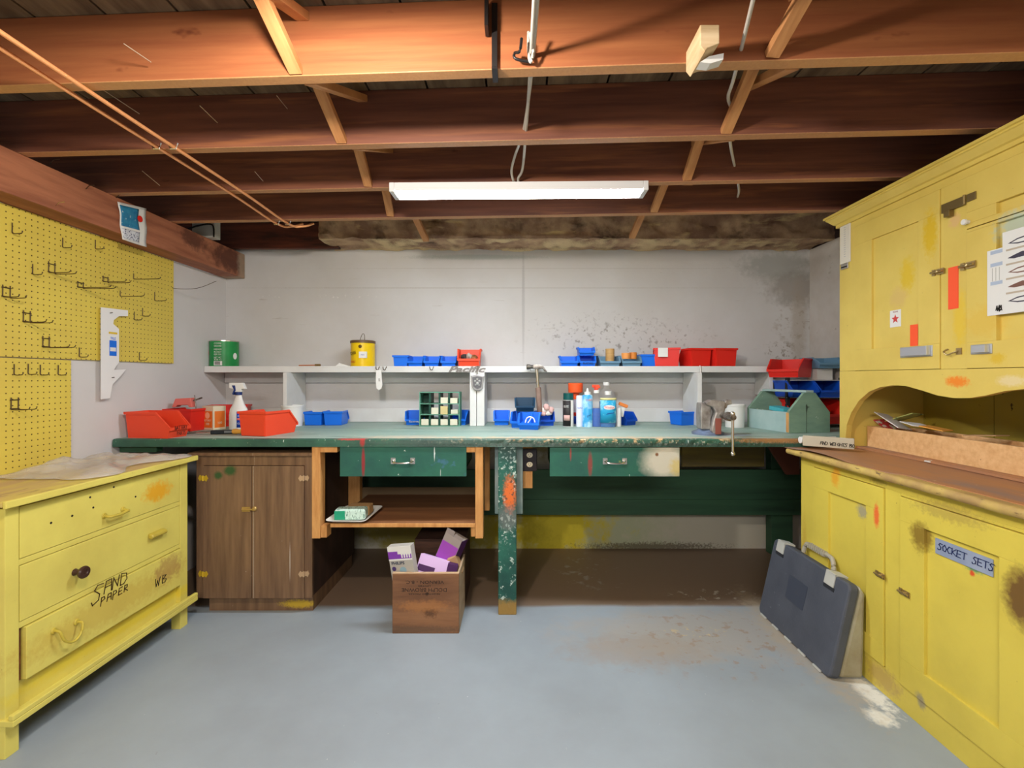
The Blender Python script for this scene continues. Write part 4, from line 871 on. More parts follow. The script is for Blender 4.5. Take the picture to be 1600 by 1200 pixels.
text('TEXAS', 0.010, plain('star_ink', 150, 80, 76), ud1, frame(c + Vector((-0.0003, 0, 0.029)), (0, -1, 0), (0, 0, 1)))
s, c, w_, h_ = stick(up, 'thin_sticker', PAPER, 1314, 1330, 352, 414, 0.0005, 0.003)
t = thing('thermometer', 'narrow white thermometer strip on the hutch corner post', 'thermometer', (X0 - 0.004, c.y, c.z - h_ / 2))
bpy.data.objects.remove(s)
bm = BM(); box(bm, X0 - 0.006, X0 - 0.0005, c.y - w_ / 2, c.y + w_ / 2, c.z - h_ / 2, c.z + h_ / 2); mk('strip', bm, plain('ivory_strip', 222, 216, 200, 0.5), t, 0.002)
bm = BM()
for k in range(14): box(bm, X0 - 0.0068, X0 - 0.0058, c.y - 0.006, c.y + 0.006, c.z + h_ * (0.38 - 0.055 * k), c.z + h_ * (0.38 - 0.055 * k) + 0.0015)
mk('scale_marks', bm, plain('grey_print', 150, 150, 160), t)
bx('lower_clip', CHROME, t, (X0 - 0.010, X0 - 0.0005, c.y - w_ * 0.35, c.y + w_ * 0.35, c.z - h_ / 2 - 0.03, c.z - h_ / 2 - 0.001), 0.002)
bm = BM(); box(bm, X0 - 0.0105, X0 - 0.0100, c.y - w_ * 0.3, c.y + w_ * 0.3, c.z - h_ / 2 - 0.022, c.z - h_ / 2 - 0.016); mk('dark_slot', bm, BLACK, t)
# two charts on the lower door
xs = X0 - 0.006
a = PX(1543, 390, xs); b = PX(1571, 388, xs)
t = thing('table_sheet', 'narrow white printed table sheet on the right hutch door', 'paper', (xs, (a.y + b.y) / 2, PX(1543, 494, xs).z))
z0_, z1_ = PX(1543, 494, xs).z, PX(1543, 393, xs).z
bx('sheet', PAPER, t, (xs - 0.0012, xs, b.y, a.y, z0_, z1_)); LB = plain('pale_blue_print', 172, 186, 206)
for fz in (0.93, 0.74, 0.46): bx('blue_band', LB, t, (xs - 0.0018, xs - 0.0012, b.y + 0.004, a.y - 0.012, z0_ + (z1_ - z0_) * fz, z0_ + (z1_ - z0_) * fz + 0.012))
bm = BM()
for k in range(4): box(bm, xs - 0.0018, xs - 0.0012, b.y + 0.012 * k + 0.006, b.y + 0.012 * k + 0.0075, z0_ + (z1_ - z0_) * 0.52, z0_ + (z1_ - z0_) * 0.72)
mk('table_lines', bm, plain('print_grey', 176, 176, 170), t)
hand('~', BLACK, t, frame((xs - 0.0015, b.y + 0.03, z0_ + 0.012), (0, -1, 0), (0, 0, 1)), 0.02, 0.003)
a = PX(1568, 366, xs); yb_ = 1.36
z0_, z1_ = PX(1568, 491, xs).z, PX(1568, 364, xs).z
t = thing('pliers_poster', 'white tool poster with rows of pliers on the right hutch door', 'poster', (xs - 0.003, 1.45, z0_))
bx('poster_sheet', PAPER, t, (xs - 0.0035, xs - 0.0022, yb_, a.y, z0_, z1_)); hh = z1_ - z0_
for k in range(5):
    zc = z0_ + hh * (0.85 - 0.175 * k); yc = a.y - 0.018
    for colr, amp, nm in ((plain('plier_ink', 60, 56, 72), 0.012, 'plier_drawing'),):
        bm = BM(); L_ = 0.10
        up_ = [(0, 0), (0.02, 0.006), (0.045, 0.012), (0.07, 0.008), (L_, 0.012)]; dn = [(0, -0.001), (0.02, -0.006), (0.045, -0.005), (0.07, -0.007), (L_, -0.011)]
        pts = up_ + dn[::-1] if k % 2 else [(0, 0), (0.03, 0.010), (L_, 0.016), (L_, 0.012), (0.03, 0.006), (0.01, 0), (0.03, -0.004), (L_, -0.006), (L_, -0.010), (0.03, -0.008)]
        prism(bm, pts, 0.0, 0.0004, 'z', M=frame((xs - 0.0036, yc, zc), (0, -1, 0), (0, 0, 1))); mk(nm, bm, colr if k in (0, 1, 4) else plain('plier_ink_rust', 120, 84, 70), t)
    if k: 
        bx('divider_bar', plain('bar_print', 186, 172, 152), t, (xs - 0.0041, xs - 0.0036, yb_ + 0.005, a.y - 0.012, zc + hh * 0.085, zc + hh * 0.085 + 0.006))

# ------------------------------------------------------------------ things on the right counter
XT = 1.762
hb = solo(bx('hardboard_sheet', ct, None, (XT - 0.05, XT + 0.2, 0.9, 2.405, ZC + 0.0004, ZC + 0.010)), 'brown hardboard sheet lying under the chipboard tray', 'board')
ZC0 = ZC; ZC = ZC + 0.0105
tr = thing('chipboard_tray', 'long chipboard tray inside the hutch opening', 'tray', (XT + 0.06, 1.7, ZC))
chip = mat('chipboard', C(230, 188, 134), 0.75, col2=C(214, 166, 112), scale=40, bump=0.2, world=True, chips=((C(140, 92, 54), 60, 0.7, 0.75, (1, 1, 1)),))
ya, yb_ = 1.0, 2.392
zt0 = PX(1352, 665, XT).z
bx('front_board', chip, tr, (XT, XT + 0.016, ya, yb_, ZC, zt0), 0.001); bx('back_board', chip, tr, (XT + 0.14, XT + 0.156, ya, yb_, ZC, zt0), 0.001)
bx('end_board', chip, tr, (XT + 0.016, XT + 0.14, yb_ - 0.016, yb_, ZC, zt0), 0.001); bx('tray_floor', chip, tr, (XT + 0.016, XT + 0.14, ya, yb_ - 0.016, ZC, ZC + 0.012))
ZC = ZC0
def leaf(x, y, z, w_, l, rx, ry, rz, m, name, label, cat, group=None):
    z += 0.022; bm = BM(); M = Matrix.Translation((x, y, z)) @ Matrix.Rotation(R(rz), 4, 'Z') @ Matrix.Rotation(R(ry), 4, 'Y') @ Matrix.Rotation(R(rx), 4, 'X')
    box(bm, -w_ / 2, w_ / 2, -l / 2, l / 2, -0.002, 0.002, M); return solo(mk(name, bm, m, None), label, cat, group)
pr = mat('leaflet_print', C(224, 220, 216), 0.4, chips=((C(150, 150, 160), 60, 0.6, 0.64, (1, 4, 1)),)); pr2 = mat('leaflet_red', C(206, 60, 70), 0.4, chips=((C(230, 225, 220), 30, 0.5, 0.55, (1, 1, 1)),))
gr = mat('leaflet_green', C(190, 200, 120), 0.4, chips=((C(90, 110, 80), 40, 0.55, 0.6, (1, 1, 1)),))
P = lambda px, py, X: PX(px, py, X)
p = P(1395, 665, XT + 0.05); leaf(p.x, p.y, p.z, 0.09, 0.14, 28, 10, 15, pr, 'leaflet', 'white folded leaflet leaning out of the chipboard tray', 'leaflet', 'leaflets in the chipboard tray')
p = P(1383, 665, XT + 0.09); leaf(p.x, p.y, p.z - 0.002, 0.09, 0.12, 32, -8, 10, pr2, 'leaflet', 'red-edged leaflet at the far end of the chipboard tray', 'leaflet', 'leaflets in the chipboard tray')
p = P(1412, 660, XT + 0.11); leaf(p.x, p.y, p.z, 0.08, 0.13, -22, 6, 20, gr, 'leaflet', 'yellow-green leaflet tilted behind the white ones in the tray', 'leaflet', 'leaflets in the chipboard tray')
p = P(1432, 671, XT + 0.05); leaf(p.x, p.y, p.z, 0.08, 0.12, 4, 6, -15, PAPER, 'leaflet', 'flat white leaflet lying across the tray rim', 'leaflet', 'leaflets in the chipboard tray')
p = P(1462, 677, XT + 0.06); leaf(p.x, p.y, p.z, 0.07, 0.09, 8, 0, 20, plain('orange_leaf', 226, 160, 70), 'leaflet', 'orange and white slip in the middle of the tray', 'leaflet', 'leaflets in the chipboard tray')
p = P(1540, 686, XT + 0.07); leaf(p.x, p.y, p.z - 0.008, 0.06, 0.12, -6, 0, 8, CARD, 'wood_scrap', 'brown wood scrap in the near part of the tray', 'wood scrap')
# weights bar
a = PZ(1254, 698, ZC + 0.004); 
t = thing('plastic_label_bar', 'clear plastic strip with handwriting at the far counter end', 'plastic strip', (1.46, 2.36, ZC))
u = Vector((PY(1335, 0, 2.25).x - PY(1254, 0, 2.38).x, -0.13, 0)); A = Vector((PY(1254, 0, 2.38).x, 2.38, ZC + 0.014)); Ln = u.length; u.normalize()
M = frame(A, u, (0, 0, 1))
bm = BM(); box(bm, 0, Ln, 0, 0.052, -0.022, 0.0, M); mk('strip_body', bm, plain('cloudy_plastic', 190, 182, 160, 0.3), t, 0.003)
hand('AND WEIGHTS BOX', BLACK, t, frame(A + Vector((0.075 * u.x, 0.075 * u.y, 0.014)) + M.col[2].xyz * 0.0006, u, (0, 0, 1)), 0.0145, 0.0024, adv=0.68, rise=-0.02)
bm = BM(); Mx = Matrix.Translation((1.79, 2.40, ZC + 0.018)) @ Matrix.Rotation(R(90), 4, 'Y') @ Matrix.Rotation(R(8), 4, 'X')
lathe(bm, [(0.0, -0.09), (0.017, -0.09), (0.017, 0.09), (0.0001, 0.09)], seg=14, M=Matrix.Translation((1.52, 2.405, ZC + 0.04)) @ Matrix.Rotation(R(90), 4, 'Y')); solo(mk('paper_roll', bm, PAPER, None, smooth=40), 'white paper roll behind the plastic strip', 'paper roll')
for (px, py, r1, l) in ((1452, 723, 0.022, 'larger white putty scrap on the counter'), (1484, 722, 0.008, 'small white crumb on the counter right of the putty scrap')):
    p = PZ(px, py, ZC); bm = BM(); bmesh.ops.create_icosphere(bm, subdivisions=2, radius=1)
    for v in bm.verts: v.co = Vector((v.co.x * r1 * 0.7, v.co.y * r1, v.co.z * 0.005)) * (1 + 0.4 * noise.noise(v.co * 2)) + Vector((p.x, p.y, ZC + 0.006))
    solo(mk('putty_scrap', bm, PAPER, None), l, 'scrap')

# ------------------------------------------------------------------ grey tool case leaning on the cabinet
tc = thing('tool_case', 'dark grey plastic tool case leaning on the yellow cabinet', 'tool case', (1.32, 2.18, 0))
gm = mat('case_grey', C(84, 88, 98), 0.55, col2=C(74, 78, 88), scale=6, bump=0.25, bscale=120, world=True, chips=((C(130, 132, 138), 50, 0.7, 0.75, (1, 1, 1)),))
cm = mat('case_cream', C(176, 172, 150), 0.6, col2=C(150, 140, 112), scale=5, world=True)
Yc0, Yc1 = 1.905, 2.47; ang = math.atan2(0.088, 0.385)
n_ = Vector((-math.cos(ang), 0, math.sin(ang))); ux = Vector((0, -1, 0)); uz = Vector((math.sin(ang), 0, math.cos(ang)))
MF = frame((1.249, Yc1, 0.004), ux, uz)   # x along -Y, y up the slope, z outwards
LW, LH = Yc1 - Yc0, 0.392
def rrect(x0, x1, y0, y1, r, n=5):
    out = []
    for cx_, cy_, a0_ in ((x1 - r, y1 - r, 0), (x0 + r, y1 - r, 90), (x0 + r, y0 + r, 180), (x1 - r, y0 + r, 270)):
        for k in range(n + 1):
            an = R(a0_ + 90 * k / n); out.append((cx_ + r * math.cos(an), cy_ + r * math.sin(an)))
    return out
bm = BM(); prism(bm, rrect(0, LW, 0, LH, 0.028), -0.042, 0.0, 'z', M=MF); mk('lid', bm, gm, tc, 0.008)
bm = BM()
pro = [(1.249 + 0.043, 0.006), (1.392, 0.004), (1.400, 0.345), (1.249 + 0.088 + 0.044, 0.378)]
q = []
prism(bm, [(a, b) for a, b in pro], Yc0 + 0.004, Yc1 - 0.004, 'y'); mk('base_shell', bm, cm, tc, 0.014, label='grimy cream back shell')
bm = BM(); prism(bm, rrect(LW * 0.33, LW * 0.58, 0.165, 0.275, 0.004), 0.0003, 0.0016, 'z', M=MF); mk('badge_panel', bm, plain('badge_grey', 66, 72, 86, 0.35), tc)
bm = BM(); prism(bm, [(LW * 0.44, 0.212), (LW * 0.50, 0.212), (LW * 0.47, 0.228)], 0.0017, 0.0022, 'z', M=MF); mk('badge_mark', bm, gm, tc)
for s in (0.13, 0.80):
    bm = BM(); box(bm, LW * s - 0.03, LW * s + 0.03, LH - 0.052, LH + 0.004, 0.0, 0.007, MF); box(bm, LW * s - 0.03, LW * s + 0.03, LH - 0.003, LH + 0.006, -0.05, 0.007, MF); mk('clasp', bm, plain('clasp_grey', 190, 190, 182, 0.45), tc, 0.002)
    bm = BM(); box(bm, LW * s - 0.034, LW * s + 0.034, LH - 0.068, LH - 0.054, 0.0002, 0.002, MF); mk('clasp_recess', bm, plain('recess_shadow_grey', 46, 48, 54), tc)
bm = BM(); zt = LH + 0.045
tube(bm, [MF @ Vector(p) for p in curve([(LW * 0.30, LH - 0.002, -0.05), (LW * 0.31, zt - 0.01, -0.05), (LW * 0.36, zt, -0.05), (LW * 0.60, zt, -0.05), (LW * 0.66, zt - 0.012, -0.05), (LW * 0.69, LH - 0.002, -0.05)], 5)], 0.010, 8)
for k in range(9): box(bm, LW * (0.36 + 0.025 * k), LW * (0.372 + 0.025 * k), zt - 0.013, zt + 0.012, -0.062, -0.038, MF)
mk('carry_handle', bm, plain('handle_cream', 170, 164, 146, 0.5), tc, smooth=40)
bm = BM()
for k in range(5): box(bm, LW * (0.06 + 0.19 * k), LW * (0.15 + 0.19 * k), -0.002, 0.006, -0.002, 0.004, MF)
mk('hinge_tabs', bm, MATS['clasp_grey'], tc)

# ------------------------------------------------------------------ back wall shelf
sw = mat('shelf_white', C(218, 218, 216), 0.55, col2=C(208, 207, 204), scale=5, bump=0.1, world=True)
ws = thing('wall_shelf', 'long white painted shelf with upright dividers on the back wall', 'shelf', (0, 3.26, ZT))
ZS0, ZS = 1.254, 1.296; YS = 3.14
bx('shelf_board', sw, ws, (XL + 0.003, 1.700, YS, YB - 0.003, ZS0, ZS), 0.003)
bx('ledger_strip', sw, ws, (XL + 0.003, 1.69, YB - 0.022, YB - 0.003, ZS0 - 0.07, ZS0 - 0.001), 0.002)
bx('lit_wall_strip', sw, ws, (XL + 0.003, XR - 0.005, YB - 0.012, YB - 0.003, ZT + 0.0005, ZT + 0.095), 0.002)  # pale board stands in for the lit wall strip below the shelf's shadow
for (a, b) in ((442, 448), (734, 744.3), (745, 757), (1090, 1097)):
    bx('upright', sw, ws, (PY(a, 0, 3.08).x, PY(b, 0, 3.08).x, 3.08, YB - 0.024, ZT + 0.0005, ZS0 - 0.001), 0.002)
bx('end_bracket', sw, ws, (1.675, 1.70, 3.16, YB - 0.024, 1.10, ZS0 - 0.001), 0.002)

def P_at(px, Y): return (px - CX) * Y / F
# little hooks along the shelf edge
def edge_hook(px, l, dy=0):
    x = P_at(px, YS); z = 1.275
    bm = BM(); tube(bm, curve([(x, YS + 0.006, z + 0.02), (x + 0.004, YS - 0.006, z + 0.01), (x + 0.01, YS - 0.02, z), (x + 0.024, YS - 0.03, z - 0.004), (x + 0.034, YS - 0.032, z + 0.018)], 4), 0.0028, 6)
    return solo(mk('cup_hook', bm, WIRE, None, smooth=50), l, 'hook', 'cup hooks on the shelf edge')
edge_hook(587, 'cup hook on the shelf edge holding the white tag'); edge_hook(598, 'cup hook on the shelf edge right of the white tag'); edge_hook(671, 'cup hook on the shelf edge below the blue bins')
bm = BM(); x = P_at(1094, YS); tube(bm, [(x - 0.004, YS - 0.008, 1.30), (x + 0.003, YS - 0.01, 1.225), (x + 0.008, YS - 0.012, 1.21)], 0.004, 8)
solo(mk('spring_clip', bm, CHROME, None, smooth=40), 'metal clip on the shelf edge at the right upright', 'clip')
# white tag
t = thing('plastic_tag', 'white plastic tag hanging from the shelf edge', 'tag', (P_at(593, 3.11), 3.11, 1.14)); x = P_at(593, 3.11)
bm = BM(); prism(bm, [(x - 0.022, 1.27), (x + 0.012, 1.27), (x + 0.020, 1.17), (x + 0.012, 1.146), (x - 0.004, 1.138), (x - 0.020, 1.150), (x - 0.024, 1.20)], 3.105, 3.109, 'y'); mk('tag_body', bm, WHITE, t, 0.001)
text('LEE', 0.014, INK, t, frame((x, 3.1045, 1.205), (0, 0, -1), (1, 0, 0)) @ Matrix.Identity(4))
# script emblem on the shelf front
t = thing('script_emblem', 'chrome script car emblem fixed on the shelf edge', 'emblem', (P_at(717, YS), YS - 0.004, 1.26))
text('Pacific', 0.058, plain('emblem_grey', 120, 116, 112, 0.4, metal=0.3), t, frame((P_at(728, YS), YS - 0.003, 1.273), (1, 0, 0), (0, 0, 1)), shear=0.35, width=0.25, bold=0.0022)
# shield emblem on the centre uprights
t = thing('shield_emblem', 'grey metal shield car emblem hung on the centre upright', 'emblem', (P_at(746, 3.06), 3.06, 1.13)); x = P_at(746, 3.07)
bm = BM(); prism(bm, [(x - 0.042, 1.232), (x, 1.240), (x + 0.044, 1.232), (x + 0.034, 1.15), (x + 0.014, 1.135), (x - 0.016, 1.137), (x - 0.034, 1.158)], 3.062, 3.070, 'y'); mk('shield', bm, plain('pewter', 150, 150, 150, 0.35, metal=0.7), t, 0.003)
bm = BM(); prism(bm, [(x - 0.033, 1.222), (x, 1.229), (x + 0.034, 1.222), (x + 0.026, 1.158), (x, 1.145), (x - 0.026, 1.162)], 3.0595, 3.0615, 'y'); mk('dark_field', bm, plain('dark_pewter', 98, 98, 100, 0.5, metal=0.5), t)
bm = BM()
for (dx, dz, r_) in ((0, 0.020, 0.008), (-0.014, 0.008, 0.008), (0.014, 0.008, 0.008), (0, -0.006, 0.010), (-0.012, -0.018, 0.006), (0.012, -0.018, 0.006)):
    lathe(bm, [(0, 0), (r_, 0), (r_ * 0.5, 0.003), (0.0001, 0.004)], seg=8, M=frame((x + dx, 3.059, 1.19 + dz), (1, 0, 0), (0, 0, 1)))
mk('relief', bm, plain('light_pewter', 196, 196, 194, 0.35, metal=0.6), t)
bm = BM(); tube(bm, [(x, 3.075, 1.30), (x, 3.066, 1.24)], 0.0018, 6); mk('hanging_wire', bm, WIRE, t)

# ------------------------------------------------------------------ plastic parts bins
BIN = {}
def bin_mesh(w_, d_, h_):
    key = (round(w_, 3), round(d_, 3), round(h_, 3))
    if key in BIN: return BIN[key]
    def build(parts):
        bm = BM(); th = 0.004
        if 'body' in parts:
            side = [(0.06 * d_, 0), (0.0, 0.36 * h_), (0.30 * d_, h_), (d_, h_), (d_ * 0.98, 0)]
            prism(bm, side, -w_ / 2, -w_ / 2 + th, 'x'); prism(bm, side, w_ / 2 - th, w_ / 2, 'x')
            i0, i1 = -w_ / 2 + th, w_ / 2 - th
            box(bm, i0, i1, 0.06 * d_, d_ * 0.975, 0, th); box(bm, i0, i1, d_ * 0.985 - th, d_ - 0.0005, th, h_)
            prism(bm, [(0.06 * d_, th), (0.0, 0.36 * h_), (0.0 + th, 0.36 * h_), (0.06 * d_ + th, th)], i0, i1, 'x')
        if 'rim' in parts:
            e = 0.0075; o_ = 0.006
            for s in (-1, 1):
                xa_, xb_ = sorted((s * (w_ / 2 - 0.001), s * (w_ / 2 + o_)))
                box(bm, xa_, xb_, 0.30 * d_, d_ + o_, h_ - e * 1.6, h_ + 0.001)
                prism(bm, [(-0.003, 0.36 * h_), (-0.003, 0.36 * h_ + e * 1.4), (0.30 * d_ - 0.001, h_ + 0.001), (0.30 * d_ - 0.001, h_ - e * 1.4)], xa_, xb_, 'x')
            box(bm, -w_ / 2, w_ / 2, d_, d_ + o_, h_ - e * 1.6, h_ + 0.001)
            box(bm, -w_ / 2 - o_, w_ / 2 + o_, -o_ - 0.001, -0.001, 0.30 * h_, 0.36 * h_ + e)
        for v in bm.verts:
            k = 1 - 0.10 * (1 - min(1, max(0, v.co.z / h_))); v.co.x *= k; v.co.y = d_ / 2 + (v.co.y - d_ / 2) * (1 - 0.04 * (1 - v.co.z / h_)) - d_ / 2
        bmesh.ops.recalc_face_normals(bm, faces=bm.faces); me = bpy.data.meshes.new('bin_' + '_'.join(parts)); bm.to_mesh(me); bm.free(); return me
    BIN[key] = (build(['body']), build(['rim'])); return BIN[key]
def pbin(label, px, Y, z, rot, w_, d_, h_, m, group, X=None, words=None, inkm=None, tilt=0):
    X = P_at(px, Y) if X is None else X
    t = thing('parts_bin', label, 'bin', (X, Y, z), R(rot), group)
    if tilt: t.rotation_euler = (R(tilt), 0, R(rot))
    for nm, me in zip(('bin_body', 'bin_rim'), bin_mesh(w_, d_, h_)):
        me2 = me.copy(); me2.materials.append(m); o = bpy.data.objects.new(nm, me2); COL.objects.link(o); o.parent = t
    if words:
        o = text(words, h_ * 0.22, inkm or BLACK, None, frame((0, -d_ / 2 - 0.0058, h_ * 0.27), (1, 0, 0), (0, 0, 1)) @ Matrix.Identity(4), name='bin_lettering', width=w_ * 0.6)
        o.parent = t
    return t
G1 = 'parts bins on the bench'; G2 = 'parts bins on the wall shelf'; G3 = 'parts bins in the corner rack'
# left end of bench
pbin('large red bin at the far left bench end with handwriting on its lip', 0, 2.52, ZT, 82, 0.13, 0.26, 0.135, ORNG, G1, X=-1.915, words='BATTERY\nPARTS')
pbin('red bin with a pink clamp in it, behind the leftmost bin', 0, 2.88, ZT, 174, 0.17, 0.22, 0.13, RED, G1, X=-1.985)
pbin('red bin against the wall behind the orange carton', 0, 3.14, ZT, 20, 0.24, 0.24, 0.13, RED, G1, X=-1.93)
pbin('orange-red bin with its back turned, right of the white spray bottle', 421, 2.66, ZT, 166, 0.17, 0.25, 0.132, ORNG, G1)
pbin('left blue bin of the pair beside the left upright', 497, 3.20, ZT, 178, 0.118, 0.16, 0.088, BLUE, G1)
pbin('right blue bin of the pair beside the left upright', 526, 3.20, ZT, 184, 0.118, 0.16, 0.092, BLUE, G1)
pbin('blue bin behind the left edge of the green drawer cabinet', 650, 3.22, ZT, 6, 0.125, 0.15, 0.088, BLUE, G1, words='Scoop', inkm=WHITE)
pbin('blue bin behind the right edge of the green drawer cabinet', 719, 3.22, ZT, -8, 0.115, 0.15, 0.09, BLUE, G1)
pbin('small blue bin right of the centre upright', 784, 3.2, ZT, 0, 0.10, 0.13, 0.09, BLUE, G1)
pbin('blue bin under the dark teal bin', 817, 3.04, ZT, -10, 0.13, 0.17, 0.095, BLUE, G1)
pbin('dark teal bin stacked on a blue bin behind the hammer', 820, 3.12, ZT + 0.096, 0, 0.125, 0.16, 0.085, TEALB, G1)
pbin('front blue bin with a white paint curl on its face', 828, 2.93, ZT, -8, 0.125, 0.16, 0.095, BLUE, G1)
pbin('blue bin full of rags behind the hammer handle', 851, 3.16, ZT, 5, 0.11, 0.14, 0.09, NAVY, G1)
pbin('blue bin behind the white squeeze bottle', 977, 3.18, ZT, 30, 0.09, 0.12, 0.085, NAVY, G1)
pbin('blue bin turned sideways left of the vise', 1070, 3.19, ZT, 112, 0.12, 0.16, 0.088, BLUE, G1)
# wall shelf
for k, px in enumerate((630, 652, 677, 703)):
    pbin(('leftmost', 'second', 'third', 'rightmost')[k] + ' of the four blue bins left of the hardware bin on the shelf', px, 3.24, ZS, 180 if k == 0 else 0, 0.098, 0.15, 0.072, BLUE, G2)
pbin('red bin full of hardware above the centre upright', 734, 3.23, ZS, 0, 0.148, 0.16, 0.118, ORNG, G2)
pbin('low blue bin at the left of the right-hand row on the wall shelf', 888, 3.24, ZS, 0, 0.118, 0.15, 0.072, BLUE, G2)
pbin('lower blue bin of the stacked pair on the wall shelf', 916, 3.24, ZS, 0, 0.108, 0.15, 0.072, BLUE, G2, words='BLASTERS')
pbin('upper blue bin of the stacked pair on the wall shelf', 915, 3.25, ZS + 0.073, 0, 0.105, 0.13, 0.058, BLUE, G2)
pbin('slate grey-blue bin holding a tape roll on the wall shelf', 950, 3.24, ZS, 0, 0.135, 0.16, 0.072, SLATE, G2)
pbin('slate grey-blue bin holding orange rolls on the wall shelf', 983, 3.24, ZS, 0, 0.13, 0.16, 0.072, SLATE, G2)
pbin('bright blue bin between slate and red bins on the wall shelf', 1010, 3.26, ZS, 180, 0.105, 0.14, 0.08, BLUE, G2)
pbin('red bin with white card at the left of the red trio on the shelf', 1041, 3.24, ZS, 165, 0.165, 0.16, 0.122, RED, G2)
pbin('middle bin of the red trio on the shelf', 1085, 3.24, ZS, 192, 0.15, 0.16, 0.12, RED, G2)
pbin('rightmost bin of the red trio on the shelf', 1124, 3.24, ZS, 190, 0.155, 0.16, 0.12, RED, G2)
# white curl painted on the front blue bin
bm = BM(); xx = P_at(828, 2.85); tube(bm, curve([(xx - 0.028, 2.842, 0.95), (xx - 0.02, 2.84, 0.975), (xx, 2.838, 0.985), (xx + 0.022, 2.84, 0.975), (xx + 0.03, 2.842, 0.952)], 4), 0.004, 6)
tube(bm, [(xx - 0.012, 2.842, 0.948), (xx + 0.008, 2.84, 0.98)], 0.003, 6)
solo(mk('wire_curl', bm, WHITE, None, smooth=50), 'white wire curl lying over the front of the blue bin', 'wire')
# contents of bins on the shelf
def roll(px, Y, z, r, hgt, m, label, rot=None):
    bm = BM(); M = Matrix.Translation((P_at(px, Y), Y, z)) @ (Matrix.Rotation(R(90), 4, 'X') if rot else Matrix.Identity(4))
    lathe(bm, [(r * 0.5, 0.001), (r, 0), (r, hgt), (r * 0.5, hgt), (r * 0.5, hgt * 0.3)], seg=20, M=M); return solo(mk('tape_roll', bm, m, None, smooth=40), label, 'tape roll', 'rolls in the slate bins')
roll(953, 3.22, ZS + 0.035, 0.030, 0.085, mat('tan_tape', C(196, 158, 100), 0.5, col2=C(176, 136, 84), scale=40, stretch=(0.2, 0.2, 4)), 'tan tape roll standing in the slate bin')
roll(978, 3.20, ZS + 0.05, 0.030, 0.04, plain('orange_tape', 226, 150, 80), 'left orange roll in the slate bin')
roll(989, 3.22, ZS + 0.05, 0.026, 0.045, plain('amber_tape', 214, 132, 54), 'right amber roll in the slate bin')
for k, (px, dz, c_) in enumerate(((726, 0.06, (60, 52, 50)), (733, 0.065, (196, 188, 176)), (741, 0.058, (150, 100, 60)))):
    bm = BM(); bmesh.ops.create_icosphere(bm, subdivisions=2, radius=0.024)
    for v in bm.verts: v.co = v.co * (1 + 0.35 * noise.noise(v.co * 60 + Vector((k, 0, 0)))) + Vector((P_at(px, 3.23), 3.21, ZS + dz))
    solo(mk('hardware_piece', bm, plain('hardware_%d' % k, *c_, 0.4, metal=0.4), None), ('dark', 'pale', 'brown')[k] + ' hardware lump in the red shelf bin', 'hardware')
a = P_at(1029, 3.14); bx_ = bx('price_card', PAPER, None, (a, a + 0.065, 3.150, 3.154, ZS + 0.062, ZS + 0.122)); solo(bx_, 'white card clipped on the leftmost red bin of the trio', 'card')
for k in range(5):
    bm = BM(); bmesh.ops.create_icosphere(bm, subdivisions=2, radius=0.022); c0 = Vector((P_at(848 + 3 * k, 3.12), 3.10 + 0.01 * (k % 2), ZT + 0.085 + 0.018 * (k % 3)))
    for v in bm.verts: v.co = v.co * (1 + 0.6 * noise.noise(v.co * 50 + Vector((k * 3, 0, 0)))) + c0
    solo(mk('rag', bm, plain('rag_%d' % (k % 2), *((216, 176, 170), (226, 222, 216))[k % 2], 0.9), None, smooth=60), ('lowest pink rag in the blue bin by the hammer', 'white rag low in the blue bin by the hammer', 'topmost pink rag in the blue bin by the hammer', 'white rag at right in the blue bin by the hammer', 'pink rag at the right edge of the bin by the hammer')[k], 'rag', 'rags in the blue bin')
# pink clamp in the red bin
t = thing('spring_clamp', 'pink-handled clamp lying on the red bin at left', 'clamp', (-1.96, 2.80, 1.03)); cx_ = -1.99; cy_ = 2.80; cz_ = 1.045
bm = BM(); prism(bm, [(cx_ - 0.06, cz_), (cx_ - 0.04, cz_ + 0.05), (cx_ + 0.05, cz_ + 0.055), (cx_ + 0.06, cz_), (cx_ + 0.04, cz_), (cx_ + 0.035, cz_ + 0.012), (cx_ - 0.03, cz_ + 0.012), (cx_ - 0.035, cz_)], cy_, cy_ + 0.04, 'y'); mk('clamp_body', bm, plain('faded_pink', 216, 110, 100, 0.5), t, 0.003)
bm = BM(); tube(bm, [(cx_ + 0.03, cy_ + 0.02, cz_ + 0.03), (cx_ + 0.10, cy_ + 0.03, cz_ + 0.055)], 0.005, 8); tube(bm, [(cx_ + 0.07, cy_ + 0.02, cz_ - 0.01), (cx_ + 0.062, cy_ + 0.02, cz_ + 0.07)], 0.003, 8); mk('jaw', bm, STEEL, t)
bm = BM(); pp = PZ(280, 664, ZT); prism(bm, [(0, 0), (0.05, 0), (0.035, 0.055), (0.012, 0.06)], -0.01, 0.01, 'y', M=Matrix.Translation((-1.93, 2.70, ZT)) @ Matrix.Rotation(R(-20), 4, 'Z'))
solo(mk('blue_wedge', bm, plain('wedge_blue', 110, 150, 200), None, 0.002), 'small blue and white plastic wedge between the red bins', 'plastic wedge')

